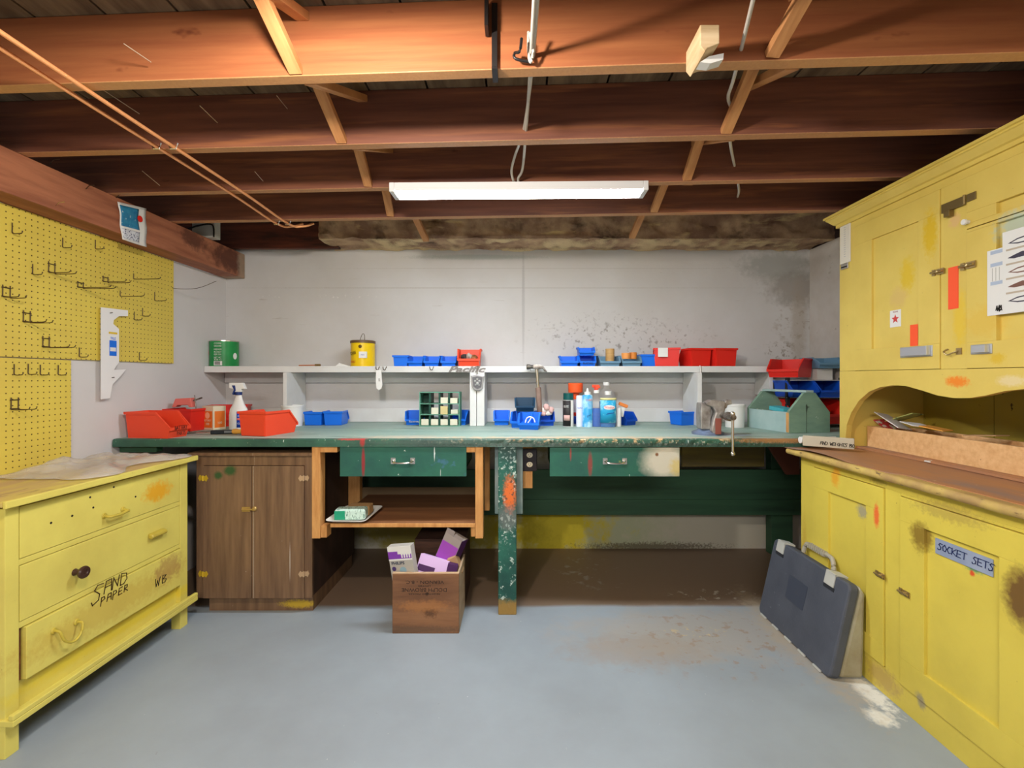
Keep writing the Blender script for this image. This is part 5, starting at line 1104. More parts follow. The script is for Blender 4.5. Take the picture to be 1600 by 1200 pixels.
# corner rack with bins
rk = thing('bin_rack', 'dark metal bin rack in the right rear corner of the bench', 'rack', (1.86, 3.1, ZT))
dkm = plain('rack_dark', 44, 46, 50, 0.5, metal=0.4)
for (xx, yy) in ((1.70, 3.0), (2.04, 3.0), (1.87, 3.3), (2.04, 3.3)): bx('upright', dkm, rk, (xx, xx + 0.022, yy, yy + 0.022, ZT, 1.22), 0.002)
for zz in (0.925, 1.095, 1.205): bx('rack_shelf', plain('rack_shelf_white', 200, 202, 204, 0.5), rk, (1.70, 2.035, 3.0, 3.32, zz - 0.004, zz), 0.001)
pbin('red bin on top of the corner rack facing the room', 0, 3.08, 1.222, -50, 0.19, 0.24, 0.12, RED, G3, X=1.765)
pbin('slate blue bin on top of the corner rack by the hutch', 0, 3.10, 1.28, 0, 0.16, 0.20, 0.07, SLATE, G3, X=1.985)
bx_ = bx('white_carton', PAPER, None, (1.93, 2.03, 3.06, 3.16, 1.206, 1.278), 0.001); solo(bx_, 'small white carton on the corner rack under the slate bin', 'carton')
pbin('left deep blue bin on the middle tier of the corner rack', 0, 3.05, 1.096, 0, 0.165, 0.22, 0.105, NAVY, G3, X=1.785)
pbin('right deep blue bin on the middle tier of the corner rack', 0, 3.05, 1.096, 0, 0.155, 0.22, 0.105, NAVY, G3, X=1.955)
pbin('left red bin on the lowest tier of the corner rack', 0, 3.08, 0.93, 4, 0.17, 0.22, 0.15, RED, G3, X=1.785)
pbin('right red bin on the lowest tier of the corner rack', 0, 3.06, 0.93, 4, 0.15, 0.22, 0.15, RED, G3, X=1.96)

# ------------------------------------------------------------------ cans on the shelf
def cyl(name, m, parent, x, y, z, prof, seg=28, **k):
    bm = BM(); lathe(bm, prof, (x, y, z), seg); return mk(name, bm, m, parent, smooth=35, **k)
x = P_at(350.5, 3.25); t = thing('coffee_can', 'green coffee can on the far left of the wall shelf', 'can', (x, 3.25, ZS))
r = 0.088
gcan = mat('green_can_print', C(34, 150, 76), 0.35, col2=C(24, 126, 62), scale=8)
cyl('can_body', gcan, t, x, 3.25, ZS, [(0, 0), (r, 0), (r, 0.168), (0, 0.168)])
cyl('can_rim', CHROME, t, x, 3.25, ZS + 0.1685, [(r - 0.004, 0), (r + 0.002, 0), (r + 0.002, 0.006), (r - 0.004, 0.006)])
fw_ = lambda x_, y_, z_, rz_=0: Matrix.Translation((x_, y_, z_)) @ Matrix.Rotation(rz_, 4, 'Z') @ frame((0, 0, 0), (1, 0, 0), (0, 0, 1))
for i, zz in enumerate((0.152, 0.135, 0.112, 0.095, 0.078, 0.058, 0.044)):
    text(('COFFEE', 'GROUND', 'MEDIUM', 'ROAST', 'KEEP COOL', 'NET WT', '326 G')[i], 0.016, PAPER, t, fw_(x + 0.012, 3.25 - r - 0.0025, ZS + zz), width=0.05)
bx('barcode', PAPER, t, (x - 0.015, x + 0.038, 3.25 - r - 0.0012, 3.25 - r + 0.004, ZS + 0.006, ZS + 0.034))
bm = BM()
for k in range(9): box(bm, x - 0.008 + 0.004 * k, x - 0.006 + 0.004 * k, 3.25 - r - 0.002, 3.25 - r - 0.0013, ZS + 0.010, ZS + 0.032)
mk('barcode_lines', bm, BLACK, t)
bm = BM(); lathe(bm, [(0, 0), (0.018, 0), (0.0001, 0.001)], seg=18, M=frame((x - 0.074, 3.25 - 0.051, ZS + 0.09), (0.57, -0.82, 0), (0, 0, 1))); mk('red_mark', bm, ORNG, t)
bm = BM(); lathe(bm, [(0, 0), (0.022, 0), (0.0001, 0.001)], seg=18, M=frame((x + 0.0865, 3.25 - 0.022, ZS + 0.07), (0.25, 0.97, 0), (0, 0, 1)), sx=0.7); mk('white_mark', bm, PAPER, t)
x = P_at(567, 3.25); r = 0.080; t = thing('yellow_tin', 'yellow tin with brown lid and wire handle on the wall shelf', 'can', (x, 3.25, ZS))
cyl('tin_body', mat('yellow_tin_print', C(236, 200, 20), 0.32, col2=C(226, 186, 16), scale=5), t, x, 3.25, ZS, [(0, 0), (r, 0), (r, 0.158), (0, 0.158)])
cyl('lid', plain('brown_lid', 98, 74, 50, 0.4), t, x, 3.25, ZS + 0.1585, [(0, 0), (r + 0.004, 0), (r + 0.004, 0.016), (r - 0.004, 0.019), (0, 0.019)])
bm = BM(); tube(bm, curve([(x - 0.02, 3.25, ZS + 0.178), (x - 0.008, 3.25, ZS + 0.215), (x + 0.004, 3.25, ZS + 0.225), (x + 0.012, 3.25, ZS + 0.21), (x + 0.012, 3.25, ZS + 0.178)], 4), 0.002, 6); mk('wire_handle', bm, WIRE, t)
bm = BM(); lathe(bm, [(0, 0), (0.012, 0), (0.0001, 0.002)], seg=16, M=fw_(x + 0.008, 3.25 - r - 0.0015, ZS + 0.133)); mk('round_mark', bm, plain('mark_brown', 90, 66, 20), t)
bx('paper_label', PAPER, t, (x + 0.0, x + 0.05, 3.25 - r - 0.002, 3.25 - r + 0.020, ZS + 0.056, ZS + 0.098))
text('MIX', 0.014, plain('label_ink', 90, 110, 180), t, fw_(x + 0.025, 3.25 - r - 0.0024, ZS + 0.076))
text('SQUARE', 0.030, BLACK, t, Matrix.Translation((x - 0.042, 3.25 - r + 0.008, ZS + 0.088)) @ Matrix.Rotation(R(-32), 4, 'Z') @ frame((0, 0, 0), (1, 0, 0), (0, 0, 1)) @ Matrix.Rotation(R(8), 4, 'Z'), width=0.055)
text('NAILS', 0.02, plain('tin_red', 190, 60, 30), t, Matrix.Translation((x - 0.042, 3.25 - r + 0.008, ZS + 0.03)) @ Matrix.Rotation(R(-32), 4, 'Z') @ frame((0, 0, 0), (1, 0, 0), (0, 0, 1)), width=0.045)
bm = BM(); xa_ = P_at(467, 3.2); tube(bm, [(xa_, 3.2, ZS + 0.006), (xa_ + 0.11, 3.2, ZS + 0.008)], 0.004, 8); o = mk('bristle_stick', bm, plain('stick_tan', 190, 120, 80), None)
tag(o, None); t = thing('small_brush', 'small brush with tan stick left of the yellow tin', 'brush', (xa_ + 0.08, 3.2, ZS)); bpy.data.objects.remove(o)
bm = BM(); tube(bm, [(xa_, 3.2, ZS + 0.006), (xa_ + 0.11, 3.2, ZS + 0.008)], 0.004, 8); mk('handle', bm, MATS['stick_tan'], t)
bm = BM(); box(bm, xa_ + 0.11, xa_ + 0.145, 3.19, 3.21, ZS + 0.001, ZS + 0.016); mk('brush_head', bm, plain('bristle_brown', 120, 96, 56, 0.9), t, 0.003)
bm = BM(); x = P_at(536, 3.2); prism(bm, [(x - 0.045, ZS), (x - 0.02, ZS + 0.022), (x + 0.01, ZS + 0.012), (x + 0.04, ZS + 0.004), (x + 0.04, ZS)], 3.18, 3.22, 'y'); solo(mk('putty_lump', bm, PAPER, None, 0.002), 'small white lump left of the yellow tin on the shelf', 'lump')

# ------------------------------------------------------------------ hammer hanging on the shelf edge
x = P_at(838, 3.08); yh_ = 3.09; t = thing('claw_hammer', 'claw hammer hanging head up from the shelf edge', 'hammer', (x, yh_, 0.98))
bm = BM(); zc = 1.29
lathe(bm, [(0, 0), (0.016, 0), (0.018, 0.006), (0.017, 0.020), (0.012, 0.030), (0.012, 0.045), (0.0001, 0.046)], seg=16, M=frame((x - 0.064, yh_, zc), (0, 1, 0), (0, 0, 1)))
bm2 = bm
prism(bm, [(x - 0.022, zc - 0.014), (x - 0.020, zc + 0.014), (x + 0.020, zc + 0.016), (x + 0.045, zc + 0.006), (x + 0.072, zc - 0.034), (x + 0.066, zc - 0.036), (x + 0.040, zc - 0.012), (x + 0.016, zc - 0.016)], yh_ - 0.014, yh_ + 0.014, 'y')
mk('head', bm, STEEL, t, 0.003, smooth=40)
bm = BM(); tube(bm, [(x + 0.002, yh_, zc - 0.01), (x + 0.006, yh_, zc - 0.06), (x + 0.012, yh_, zc - 0.14)], 0.010, 10); mk('neck', bm, CHROME, t, smooth=50)
bm = BM(); tube(bm, [(x + 0.012, yh_, zc - 0.135), (x + 0.014, yh_, zc - 0.15), (x + 0.018, yh_, zc - 0.22), (x + 0.022, yh_, zc - 0.29), (x + 0.023, yh_, zc - 0.315)], 0.0175, 12); mk('grip', bm, mat('worn_grip', C(160, 136, 122), 0.7, col2=C(104, 74, 62), scale=14, stretch=(1, 1, 0.4)), t, smooth=50)
for px in (829, 850):
    bm = BM(); xx = P_at(px, YS); tube(bm, [(xx, YS + 0.01, 1.268), (xx, YS - 0.07, 1.272)], 0.0025, 6); solo(mk('nail', bm, STEEL, None), 'left nail holding the hammer on the shelf edge' if px < 840 else 'right nail holding the hammer on the shelf edge', 'nail')

# ------------------------------------------------------------------ things on the bench, left
x, y = P_at(332, 2.88), 2.90
t = thing('orange_carton', 'cream and orange carton standing left of the white spray bottle', 'carton', (x, y, ZT)); M = Matrix.Translation((x, y, ZT)) @ Matrix.Rotation(R(-22), 4, 'Z')
bm = BM(); box(bm, -0.055, 0.045, -0.04, 0.04, 0, 0.142, M); mk('carton_box', bm, plain('carton_cream', 222, 210, 182, 0.6), t, 0.001)
orp = plain('carton_orange', 226, 116, 40, 0.5)
bm = BM(); box(bm, -0.046, 0.036, -0.0412, -0.0402, 0.012, 0.112, M); mk('front_panel', bm, orp, t)
bm = BM(); box(bm, 0.0452, 0.0462, -0.032, 0.032, 0.012, 0.112, M); mk('side_panel', bm, orp, t)
bm = BM(); lathe(bm, [(0, 0), (0.020, 0), (0.0001, 0.0008)], seg=20, M=M @ frame((-0.005, -0.0414, 0.086), (1, 0, 0), (0, 0, 1))); mk('round_logo', bm, plain('logo_peach', 240, 190, 150), t)
text('ROTARY', 0.018, plain('carton_cream', 0, 0, 0), t, M @ frame((-0.005, -0.0416, 0.055), (1, 0, 0), (0, 0, 1)), width=0.06); text('100', 0.022, MATS['carton_cream'], t, M @ frame((-0.005, -0.0416, 0.034), (1, 0, 0), (0, 0, 1)))
text('100', 0.02, MATS['carton_cream'], t, M @ frame((0.0465, 0, 0.04), (0, 1, 0), (0, 0, 1)))

# white trigger spray bottle
x, y = P_at(371.5, 2.86), 2.87
t = thing('spray_bottle', 'white trigger spray bottle with blue label on the left bench', 'spray bottle', (x, y, ZT))
bm = BM(); lathe(bm, [(0, 0), (0.052, 0), (0.056, 0.006), (0.056, 0.09), (0.050, 0.125), (0.034, 0.155), (0.024, 0.180), (0.019, 0.20), (0.0165, 0.215), (0, 0.215)], (0, 0, 0), 28, sy=0.62, M=Matrix.Translation((x, y, ZT)))
mk('bottle', bm, WHITE, t, smooth=50)
def trigger(t, x, y, z, body, trig, s=1.0, flip=1):
    bm = BM(); prism(bm, [(x - flip * 0.052 * s, z + 0.062 * s), (x - flip * 0.052 * s, z + 0.030 * s), (x - flip * 0.02 * s, z + 0.022 * s), (x - flip * 0.016 * s, z + 0.006 * s), (x + flip * 0.022 * s, z + 0.006 * s), (x + flip * 0.022 * s, z + 0.022 * s), (x + flip * 0.046 * s, z + 0.024 * s), (x + flip * 0.030 * s, z + 0.062 * s)][::1], y - 0.013 * s, y + 0.013 * s, 'y'); mk('spray_head', bm, body, t, 0.003)
    bm = BM(); prism(bm, [(x - flip * 0.034 * s, z + 0.046 * s), (x - flip * 0.014 * s, z + 0.046 * s), (x - flip * 0.010 * s, z + 0.016 * s), (x - flip * 0.026 * s, z - 0.012 * s), (x - flip * 0.032 * s, z - 0.006 * s), (x - flip * 0.022 * s, z + 0.020 * s)], y - 0.0155 * s, y + 0.0155 * s, 'y'); mk('trigger', bm, trig, t, 0.002)
    bm = BM(); lathe(bm, [(0, 0), (0.019 * s, 0), (0.019 * s, 0.018 * s), (0, 0.018 * s)], (x, y, z - 0.012 * s), 18); mk('collar', bm, trig, t, smooth=40)
trigger(t, x, y, ZT + 0.222, WHITE, plain('trigger_navy', 28, 50, 110), 1.0, 1)
lab = plain('label_blue', 24, 66, 176, 0.35)
def wrap_label(t, x, y, r, z0, z1, a0, a1, m, name, sy=1.0, off=0.0012):
    bm = BM(); n = 10; R0 = []
    for i in range(n + 1):
        an = R(a0 + (a1 - a0) * i / n); R0.append([bm.verts.new((x + (r + off) * math.cos(an), y + (r * sy + off) * math.sin(an), z)) for z in (z0, z1)])
    for a, b in zip(R0, R0[1:]): bm.faces.new((a[0], b[0], b[1], a[1]))
    o = mk(name, bm, m, t, smooth=60); s = o.modifiers.new('s', 'SOLIDIFY'); s.thickness = 0.0005; return o
wrap_label(t, x, y, 0.056, ZT + 0.016, ZT + 0.112, -82, -5, lab, 'blue_label', 0.62)
wrap_label(t, x, y, 0.056, ZT + 0.060, ZT + 0.072, -80, -8, plain('label_pink', 230, 120, 110), 'label_stripe', 0.62, 0.0022)
wrap_label(t, x, y, 0.056, ZT + 0.09, ZT + 0.112, -36, -5, plain('label_green', 140, 200, 90), 'green_corner', 0.62, 0.0022)
text('MULTI', 0.014, PAPER, t, Matrix.Translation((x + 0.036, y - 0.034, ZT + 0.084)) @ Matrix.Rotation(R(28), 4, 'Z') @ frame((0, 0, 0), (1, 0, 0), (0, 0, 1)))
text('CLEAN', 0.014, PAPER, t, Matrix.Translation((x + 0.036, y - 0.034, ZT + 0.040)) @ Matrix.Rotation(R(28), 4, 'Z') @ frame((0, 0, 0), (1, 0, 0), (0, 0, 1)))
# knife handle and short amber tool handle
p = PZ(345, 678, ZT); t = thing('utility_knife', 'black handled knife lying in front of the spray bottle', 'knife', (p.x, p.y, ZT)); M = Matrix.Translation((p.x, p.y, ZT)) @ Matrix.Rotation(R(15), 4, 'Z')
bm = BM(); box(bm, -0.05, 0.07, -0.012, 0.012, 0, 0.022, M); mk('handle', bm, plain('black_plastic', 34, 40, 46, 0.35), t, 0.006)
bm = BM(); box(bm, 0.02, 0.06, -0.014, 0.014, 0.005, 0.018, M); mk('grip_band', bm, plain('grey_plastic', 110, 116, 120, 0.4), t, 0.002)
bm = BM(); box(bm, -0.12, -0.045, -0.008, 0.008, 0.006, 0.009, M); mk('blade', bm, CHROME, t)
p = PZ(372, 679, ZT); bm = BM(); lathe(bm, [(0, -0.03), (0.014, -0.03), (0.016, -0.012), (0.013, 0.0), (0.013, 0.03), (0, 0.03)], seg=16, M=Matrix.Translation((p.x, p.y, ZT + 0.017)) @ Matrix.Rotation(R(75), 4, 'Z') @ Matrix.Rotation(R(90), 4, 'X'))
solo(mk('tool_handle', bm, plain('handle_amber', 216, 160, 70, 0.35), None, smooth=40), 'short amber tool handle lying beside the black knife', 'tool handle')
for k, (px, py) in enumerate(((305, 678), (318, 676))):
    p = PZ(px, py, ZT); bm = BM(); tube(bm, [(p.x - 0.07, p.y - 0.02, ZT + 0.005), (p.x + 0.06, p.y + 0.03, ZT + 0.006)], 0.004, 6); solo(mk('drill_bit', bm, STEEL, None), ('left' if k == 0 else 'right') + ' steel rod lying on the bench before the orange carton', 'rod', 'steel rods on the bench')
# white tub left
def tub(px, Y, r, h_, label, printed):
    x = P_at(px, Y); t = thing('plastic_tub', label, 'tub', (x, Y, ZT))
    bm = BM(); lathe(bm, [(0, 0), (r * 0.93, 0), (r, h_), (r + 0.003, h_), (r + 0.003, h_ - 0.012), (r + 0.004, h_ + 0.002), (r - 0.003, h_ + 0.002), (r * 0.93 - 0.003, 0.005), (0, 0.005)][:2] + [(r, h_ - 0.013), (r + 0.004, h_ - 0.012), (r + 0.004, h_), (r - 0.002, h_), (r * 0.92, 0.006), (0.0001, 0.006)], (x, Y, ZT), 28)
    mk('tub_body', bm, WHITE, t, smooth=35)
    if printed:
        for zz, s in ((0.10, 'PLASTER'), (0.078, 'PATCH'), (0.058, 'INTERIOR'), (0.04, '1 LITRE')): text(s, 0.013, plain('tub_print', 120, 130, 170), t, fw_(x, Y - r - 0.0022, ZT + zz))
    return t
tub(457, 3.1, 0.066, 0.136, 'white printed plastic tub beside the left upright', True)
tub(1148, 3.02, 0.060, 0.145, 'plain white plastic tub behind the vise', False)

# green small-parts drawer cabinet
x0_, x1_ = P_at(655, 3.05), P_at(718, 3.05); yy = 3.05
t = thing('drawer_organizer', 'small green metal drawer organizer with cream drawers on the bench', 'organizer', ((x0_ + x1_) / 2, yy + 0.06, ZT))
fm = plain('organizer_green', 96, 150, 128, 0.5); dgm = plain('organizer_dark_green', 20, 70, 56, 0.5)
W_, Hh, D_ = x1_ - x0_, 0.222, 0.12; e = 0.006
bm = BM(); box(bm, x0_, x0_ + e, yy, yy + D_, ZT, ZT + Hh); box(bm, x1_ - e, x1_, yy, yy + D_, ZT, ZT + Hh); box(bm, x0_ + e, x1_ - e, yy, yy + D_, ZT + Hh - e, ZT + Hh); box(bm, x0_ + e, x1_ - e, yy, yy + D_, ZT, ZT + e); mk('case', bm, fm, t, 0.001)
cw = (W_ - 2 * e) / 4; rh = (Hh - 2 * e) / 3
for k in (1, 2): bx('rack_shelf', fm, t, (x0_ + e, x1_ - e, yy, yy + D_, ZT + e + rh * k - 0.003, ZT + e + rh * k + 0.002))
for c in (1, 2, 3):
    bx('divider', dgm, t, (x0_ + e + cw * c - 0.006, x0_ + e + cw * c + 0.006, yy + 0.004, yy + D_, ZT + e, ZT + Hh - e))
for (c, r_, lowd) in ((0, 0, 1), (0, 1, 1), (0, 2, 1)):
    bx('back_plate', dgm, t, (x0_ + e, x0_ + e + cw - 0.007, yy + D_ - 0.012, yy + D_ - 0.01, ZT + e + rh * r_ + 0.003, ZT + e + rh * (r_ + 1) - 0.004))
crm = plain('drawer_cream', 214, 212, 190, 0.5)
for (c, r_, y_, hf) in ((0, 0, -0.002, .55), (1, 0, -0.002, .55), (2, 0, -0.002, .55), (3, 0, -0.002, .55), (1, 1, 0.01, .6), (2, 1, -0.006, .75), (3, 1, 0.03, .4), (2, 2, 0.002, .55), (3, 2, 0.002, .5)):
    xa_ = x0_ + e + cw * c + 0.008; xb_ = x0_ + e + cw * (c + 1) - 0.008; zz = ZT + e + rh * r_ + 0.003
    bm = BM(); box(bm, xa_, xb_, yy + y_, yy + y_ + 0.003, zz, zz + rh * hf); box(bm, xa_, xb_, yy + y_ + 0.003, yy + 0.09, zz, zz + 0.002); box(bm, xa_, xa_ + 0.002, yy + y_ + 0.003, yy + 0.09, zz, zz + rh * hf * 0.8); box(bm, xb_ - 0.002, xb_, yy + y_ + 0.003, yy + 0.09, zz, zz + rh * hf * 0.8)
    mk('small_drawer', bm, crm if (c, r_) != (2, 1) else plain('drawer_tan', 200, 184, 130), t)

# ------------------------------------------------------------------ cleaning bottles right of the hammer
def can(px, Y, r, h_, body, label, cap=None, caph=0.03, capr=None, name='spray_can', words=None, wm=None):
    x = P_at(px, Y); t = thing(name, label, 'spray can', (x, Y, ZT))
    cyl('can_body', body, t, x, Y, ZT, [(0, 0), (r, 0), (r, h_ - 0.008), (r * 0.85, h_), (0, h_)], 22)
    if cap: cyl('cap', cap, t, x, Y, ZT + h_ + 0.0005, [(0, 0), (capr or r * 0.92, 0), ((capr or r * 0.92) * 0.97, caph), (0, caph)], 22)
    if words: text(words, 0.016, wm or PAPER, t, fw_(x, Y - r - 0.0016, ZT + h_ * 0.6), width=r * 1.5)
    return t, x
Y = 3.06
t, x = can(888, Y, 0.034, 0.172, plain('can_white', 220, 218, 212, 0.4), 'leftmost spray can with dark green cap', plain('cap_dark_green', 6, 78, 76, 0.35), 0.042, 0.0335)
wrap_label(t, x, Y, 0.034, ZT + 0.004, ZT + 0.168, -180, -70, plain('label_black', 46, 42, 42), 'black_label'); wrap_label(t, x, Y, 0.034, ZT + 0.04, ZT + 0.075, -150, -80, plain('label_pinkwhite', 214, 170, 160), 'picture_patch', off=0.002)
text('GLOSS', 0.02, PAPER, t, Matrix.Translation((x - 0.018, Y - 0.0325, ZT + 0.13)) @ Matrix.Rotation(R(-30), 4, 'Z') @ frame((0, 0, 0), (1, 0, 0), (0, 0, 1)), width=0.034)
t, x = can(903, Y + 0.09, 0.030, 0.172, plain('can_lilac', 206, 204, 222, 0.4), 'white bottle with a tall orange funnel cap behind the cans', None, name='funnel_bottle')
t['category'] = 'bottle'
cyl('funnel_cap', plain('cap_orange', 238, 90, 40, 0.4), t, x - 0.016, Y + 0.09, ZT + 0.1725, [(0, 0), (0.022, 0), (0.024, 0.035), (0.048, 0.045), (0.050, 0.10), (0.046, 0.106), (0, 0.106)], 24)
wrap_label(t, x, Y + 0.09, 0.030, ZT + 0.01, ZT + 0.06, -180, -60, lab, 'blue_band'); wrap_label(t, x, Y + 0.09, 0.030, ZT + 0.061, ZT + 0.085, -180, -60, RED, 'red_band')
t, x = can(905.5, Y - 0.01, 0.0215, 0.20, plain('can_pearl', 214, 220, 236, 0.35), 'slim white aerosol can between the orange cap and blue can', words='WD', wm=lab)
bcan = mat('blue_can_print', C(60, 160, 214), 0.3, col2=C(178, 220, 240), scale=14, lo=0.45, hi=0.6)
t, x = can(918, Y - 0.02, 0.033, 0.205, bcan, 'light blue aerosol can with white nozzle', WHITE, 0.018, 0.022)
cyl('nozzle', WHITE, t, x, Y - 0.02, ZT + 0.2235, [(0, 0), (0.009, 0), (0.006, 0.022), (0, 0.026)], 14)
text('FOAM', 0.018, plain('foam_red', 206, 70, 60), t, fw_(x + 0.004, Y - 0.02 - 0.033 - 0.0016, ZT + 0.172), width=0.04)
text('glass', 0.018, plain('foam_navy', 20, 50, 120), t, fw_(x + 0.004, Y - 0.02 - 0.033 - 0.0016, ZT + 0.075) @ Matrix.Rotation(R(25), 4, 'Z'), width=0.03)
# clear bottle with blue liquid and orange sprayer
x = P_at(932, Y); t = thing('glass_cleaner', 'clear spray bottle half full of blue liquid with orange trigger', 'spray bottle', (x, Y, ZT))
clear = mat('clear_plastic', (0.93, 0.95, 0.97, 1), 0.08, alpha=0.07, spec=0.7)
liq = plain('blue_liquid', 10, 84, 170, 0.15)
cyl('liquid', liq, t, x, Y, ZT, [(0, 0.001), (0.038, 0.001), (0.040, 0.01), (0.036, 0.118), (0, 0.118)], 26)
cyl('bottle', clear, t, x, Y, ZT, [(0, 0), (0.0405, 0), (0.0425, 0.01), (0.038, 0.12), (0.025, 0.175), (0.016, 0.205), (0.016, 0.225), (0, 0.225)], 26)
cyl('collar', WHITE, t, x, Y, ZT + 0.215, [(0, 0), (0.018, 0), (0.018, 0.02), (0, 0.02)], 18)
trigger(t, x, Y, ZT + 0.235, plain('sprayer_orange', 240, 84, 54, 0.35), plain('sprayer_red', 214, 50, 40, 0.4), 0.55, 1)
# jugs of washer fluid with label
for (px, Yj, hj, l, nm) in ((947.5, 3.16, 0.262, 'taller clear bottle with white cap behind the blue-labelled bottle', 0), (950, 3.03, 0.205, 'blue-labelled window cleaner bottle with white cap', 1)):
    x = P_at(px, Yj); t = thing('refill_bottle', l, 'bottle', (x, Yj, ZT)); w2, d2_ = 0.05, 0.03
    bm = BM(); lathe(bm, [(0, 0), (w2, 0), (w2 * 1.04, 0.006), (w2 * 1.04, hj * 0.80), (w2 * 0.8, hj * 0.88), (w2 * 0.34, hj * 0.94), (w2 * 0.32, hj), (0, hj)], seg=28, sy=0.62, M=Matrix.Translation((x, Yj, ZT))); mk('bottle', bm, clear, t, smooth=45)
    bm = BM(); lathe(bm, [(0, 0.001), (w2 * 0.95, 0.001), (w2 * 0.97, hj * 0.6), (0, hj * 0.6)], seg=28, sy=0.60, M=Matrix.Translation((x, Yj, ZT))); mk('liquid', bm, plain('teal_liquid', 16, 96, 160, 0.2), t, smooth=45)
    cyl('cap', WHITE, t, x, Yj, ZT + hj + 0.0005, [(0, 0), (0.021, 0), (0.021, 0.022), (0, 0.022)], 20)
    if nm:
        wrap_label(t, x, Yj, w2 * 1.04, ZT + 0.028, ZT + 0.178, -165, -18, mat('washer_label', C(40, 160, 206), 0.35, col2=C(150, 216, 232), scale=12, lo=0.5, hi=0.62), 'front_label', 0.62)
        wrap_label(t, x, Yj, w2 * 1.04, ZT + 0.172, ZT + 0.186, -165, -18, plain('label_sand', 214, 204, 140), 'label_top', 0.62, 0.002)
        bm = BM(); lathe(bm, [(0, 0), (0.036, 0), (0.0001, 0.0008)], seg=24, M=fw_(x + 0.002, Yj - 0.0345, ZT + 0.126), sy=0.4); mk('white_oval', bm, PAPER, t)
        text('Windex', 0.026, plain('brand_red', 206, 50, 60), t, fw_(x + 0.002, Yj - 0.0360, ZT + 0.126), width=0.064)
        bm = BM(); prism(bm, [(-0.02, 0), (0.03, 0.010), (0.036, 0.016), (-0.01, 0.008)], 0, 0.0006, 'z', M=fw_(x + 0.0, Yj - 0.0345, ZT + 0.08)); mk('label_streak', bm, plain('streak_navy', 20, 70, 150), t)
x = P_at(966.5, Y); t = thing('squeeze_bottle', 'small plain white squeeze bottle right of the blue-labelled bottle', 'bottle', (x, Y, ZT))
cyl('bottle', WHITE, t, x, Y, ZT, [(0, 0), (0.017, 0), (0.017, 0.115), (0.012, 0.122), (0, 0.122)], 18)
t = thing('putty_knife', 'orange-handled scraper resting on the blue bin', 'scraper', (P_at(972, 3.12), 3.12, ZT + 0.1)); x = P_at(972, 3.12)
bm = BM(); box(bm, -0.032, 0.03, -0.012, 0.012, 0, 0.022, Matrix.Translation((x, 3.1, ZT + 0.125)) @ Matrix.Rotation(R(22), 4, 'Y')); mk('handle', bm, plain('scraper_orange', 226, 130, 60, 0.5), t, 0.005)
bm = BM(); box(bm, -0.012, 0.012, -0.011, 0.011, -0.06, 0, Matrix.Translation((x, 3.1, ZT + 0.12)) @ Matrix.Rotation(R(10), 4, 'Y')); mk('blade', bm, WHITE, t)
bm = BM(); p = PZ(857, 664, ZT); lathe(bm, [(0, 0), (0.022, 0), (0.022, 0.004), (0, 0.004)], (p.x, p.y, ZT), 16); solo(mk('flat_washer', bm, plain('washer_green', 120, 170, 140), None), 'flat green disc lying on the bench right of the front blue bin', 'disc')

# ------------------------------------------------------------------ bench vise
vx, vy = P_at(1117, 2.60), 2.62
vs = thing('bench_vise', 'old steel bench vise with long handle at the right bench edge', 'vise', (vx, vy, ZT))
vb = mat('vise_body', C(176, 172, 166), 0.4, metal=0.55, col2=C(126, 118, 112), scale=16, bump=0.3)
vr = plain('vise_rust_red', 136, 74, 62, 0.6)
cyl('swivel_base', mat('vise_blue_base', C(112, 128, 156), 0.5, col2=C(90, 96, 108), scale=10), vs, vx - 0.02, vy + 0.03, ZT, [(0, 0), (0.085, 0), (0.085, 0.012), (0.06, 0.022), (0.05, 0.03), (0, 0.03)], 26)
vm = Matrix.Translation((vx, vy, ZT)) @ Matrix.Rotation(R(-4), 4, 'Z')
bm = BM(); prism(bm, [(-0.075, 0.03), (-0.025, 0.03), (-0.02, 0.16), (-0.03, 0.175), (-0.075, 0.175), (-0.078, 0.12)], -0.03, 0.06, 'y', M=vm); mk('fixed_jaw', bm, vb, vs, 0.006)
bm = BM(); prism(bm, [(-0.030, 0.02), (-0.012, -0.0), (0.020, 0.0), (0.034, 0.09), (0.046, 0.14), (0.05, 0.175), (0.03, 0.185), (-0.03, 0.19), (-0.06, 0.175), (-0.05, 0.160), (-0.02, 0.15), (-0.005, 0.12), (-0.018, 0.08)], -0.055, 0.0, 'y', M=vm @ Matrix.Translation((0, 0, 0.005))); mk('moving_jaw', bm, vb, vs, 0.007)
bm = BM(); box(bm, -0.010, 0.022, -0.062, -0.056, 0.008, 0.095, vm); mk('red_casting', bm, vr, vs, 0.003)
bm = BM(); prism(bm, [(0.04, 0.150), (0.05, 0.195), (0.082, 0.195), (0.085, 0.170), (0.062, 0.165), (0.055, 0.145)], -0.045, -0.005, 'y', M=vm); mk('anvil_horn', bm, vb, vs, 0.005)
bm = BM(); lathe(bm, [(0, 0), (0.017, 0), (0.017, 0.06), (0.024, 0.062), (0.024, 0.095), (0.0001, 0.097)], seg=20, M=Matrix.Translation((P_at(1131, 2.55), 2.565, PY(0, 650, 2.52).z)) @ Matrix.Rotation(R(90), 4, 'X') @ Matrix.Rotation(R(0), 4, 'Z')); mk('screw_head', bm, STEEL, vs, smooth=40)
hx = P_at(1134, 2.48); zt = PY(0, 645, 2.48).z; zb_ = PY(0, 709, 2.40).z
bm = BM(); tube(bm, [(hx, 2.40, zt), (hx, 2.40, zb_)], 0.0072, 12)
for zz in (zt, zb_): bmesh.ops.create_uvsphere(bm, u_segments=14, v_segments=10, radius=0.0125, matrix=Matrix.Translation((hx, 2.40, zz)))
for v in bm.verts: v.co.y += 0.012 if False else 0.0
mk('handle_bar', bm, CHROME, vs, smooth=50)
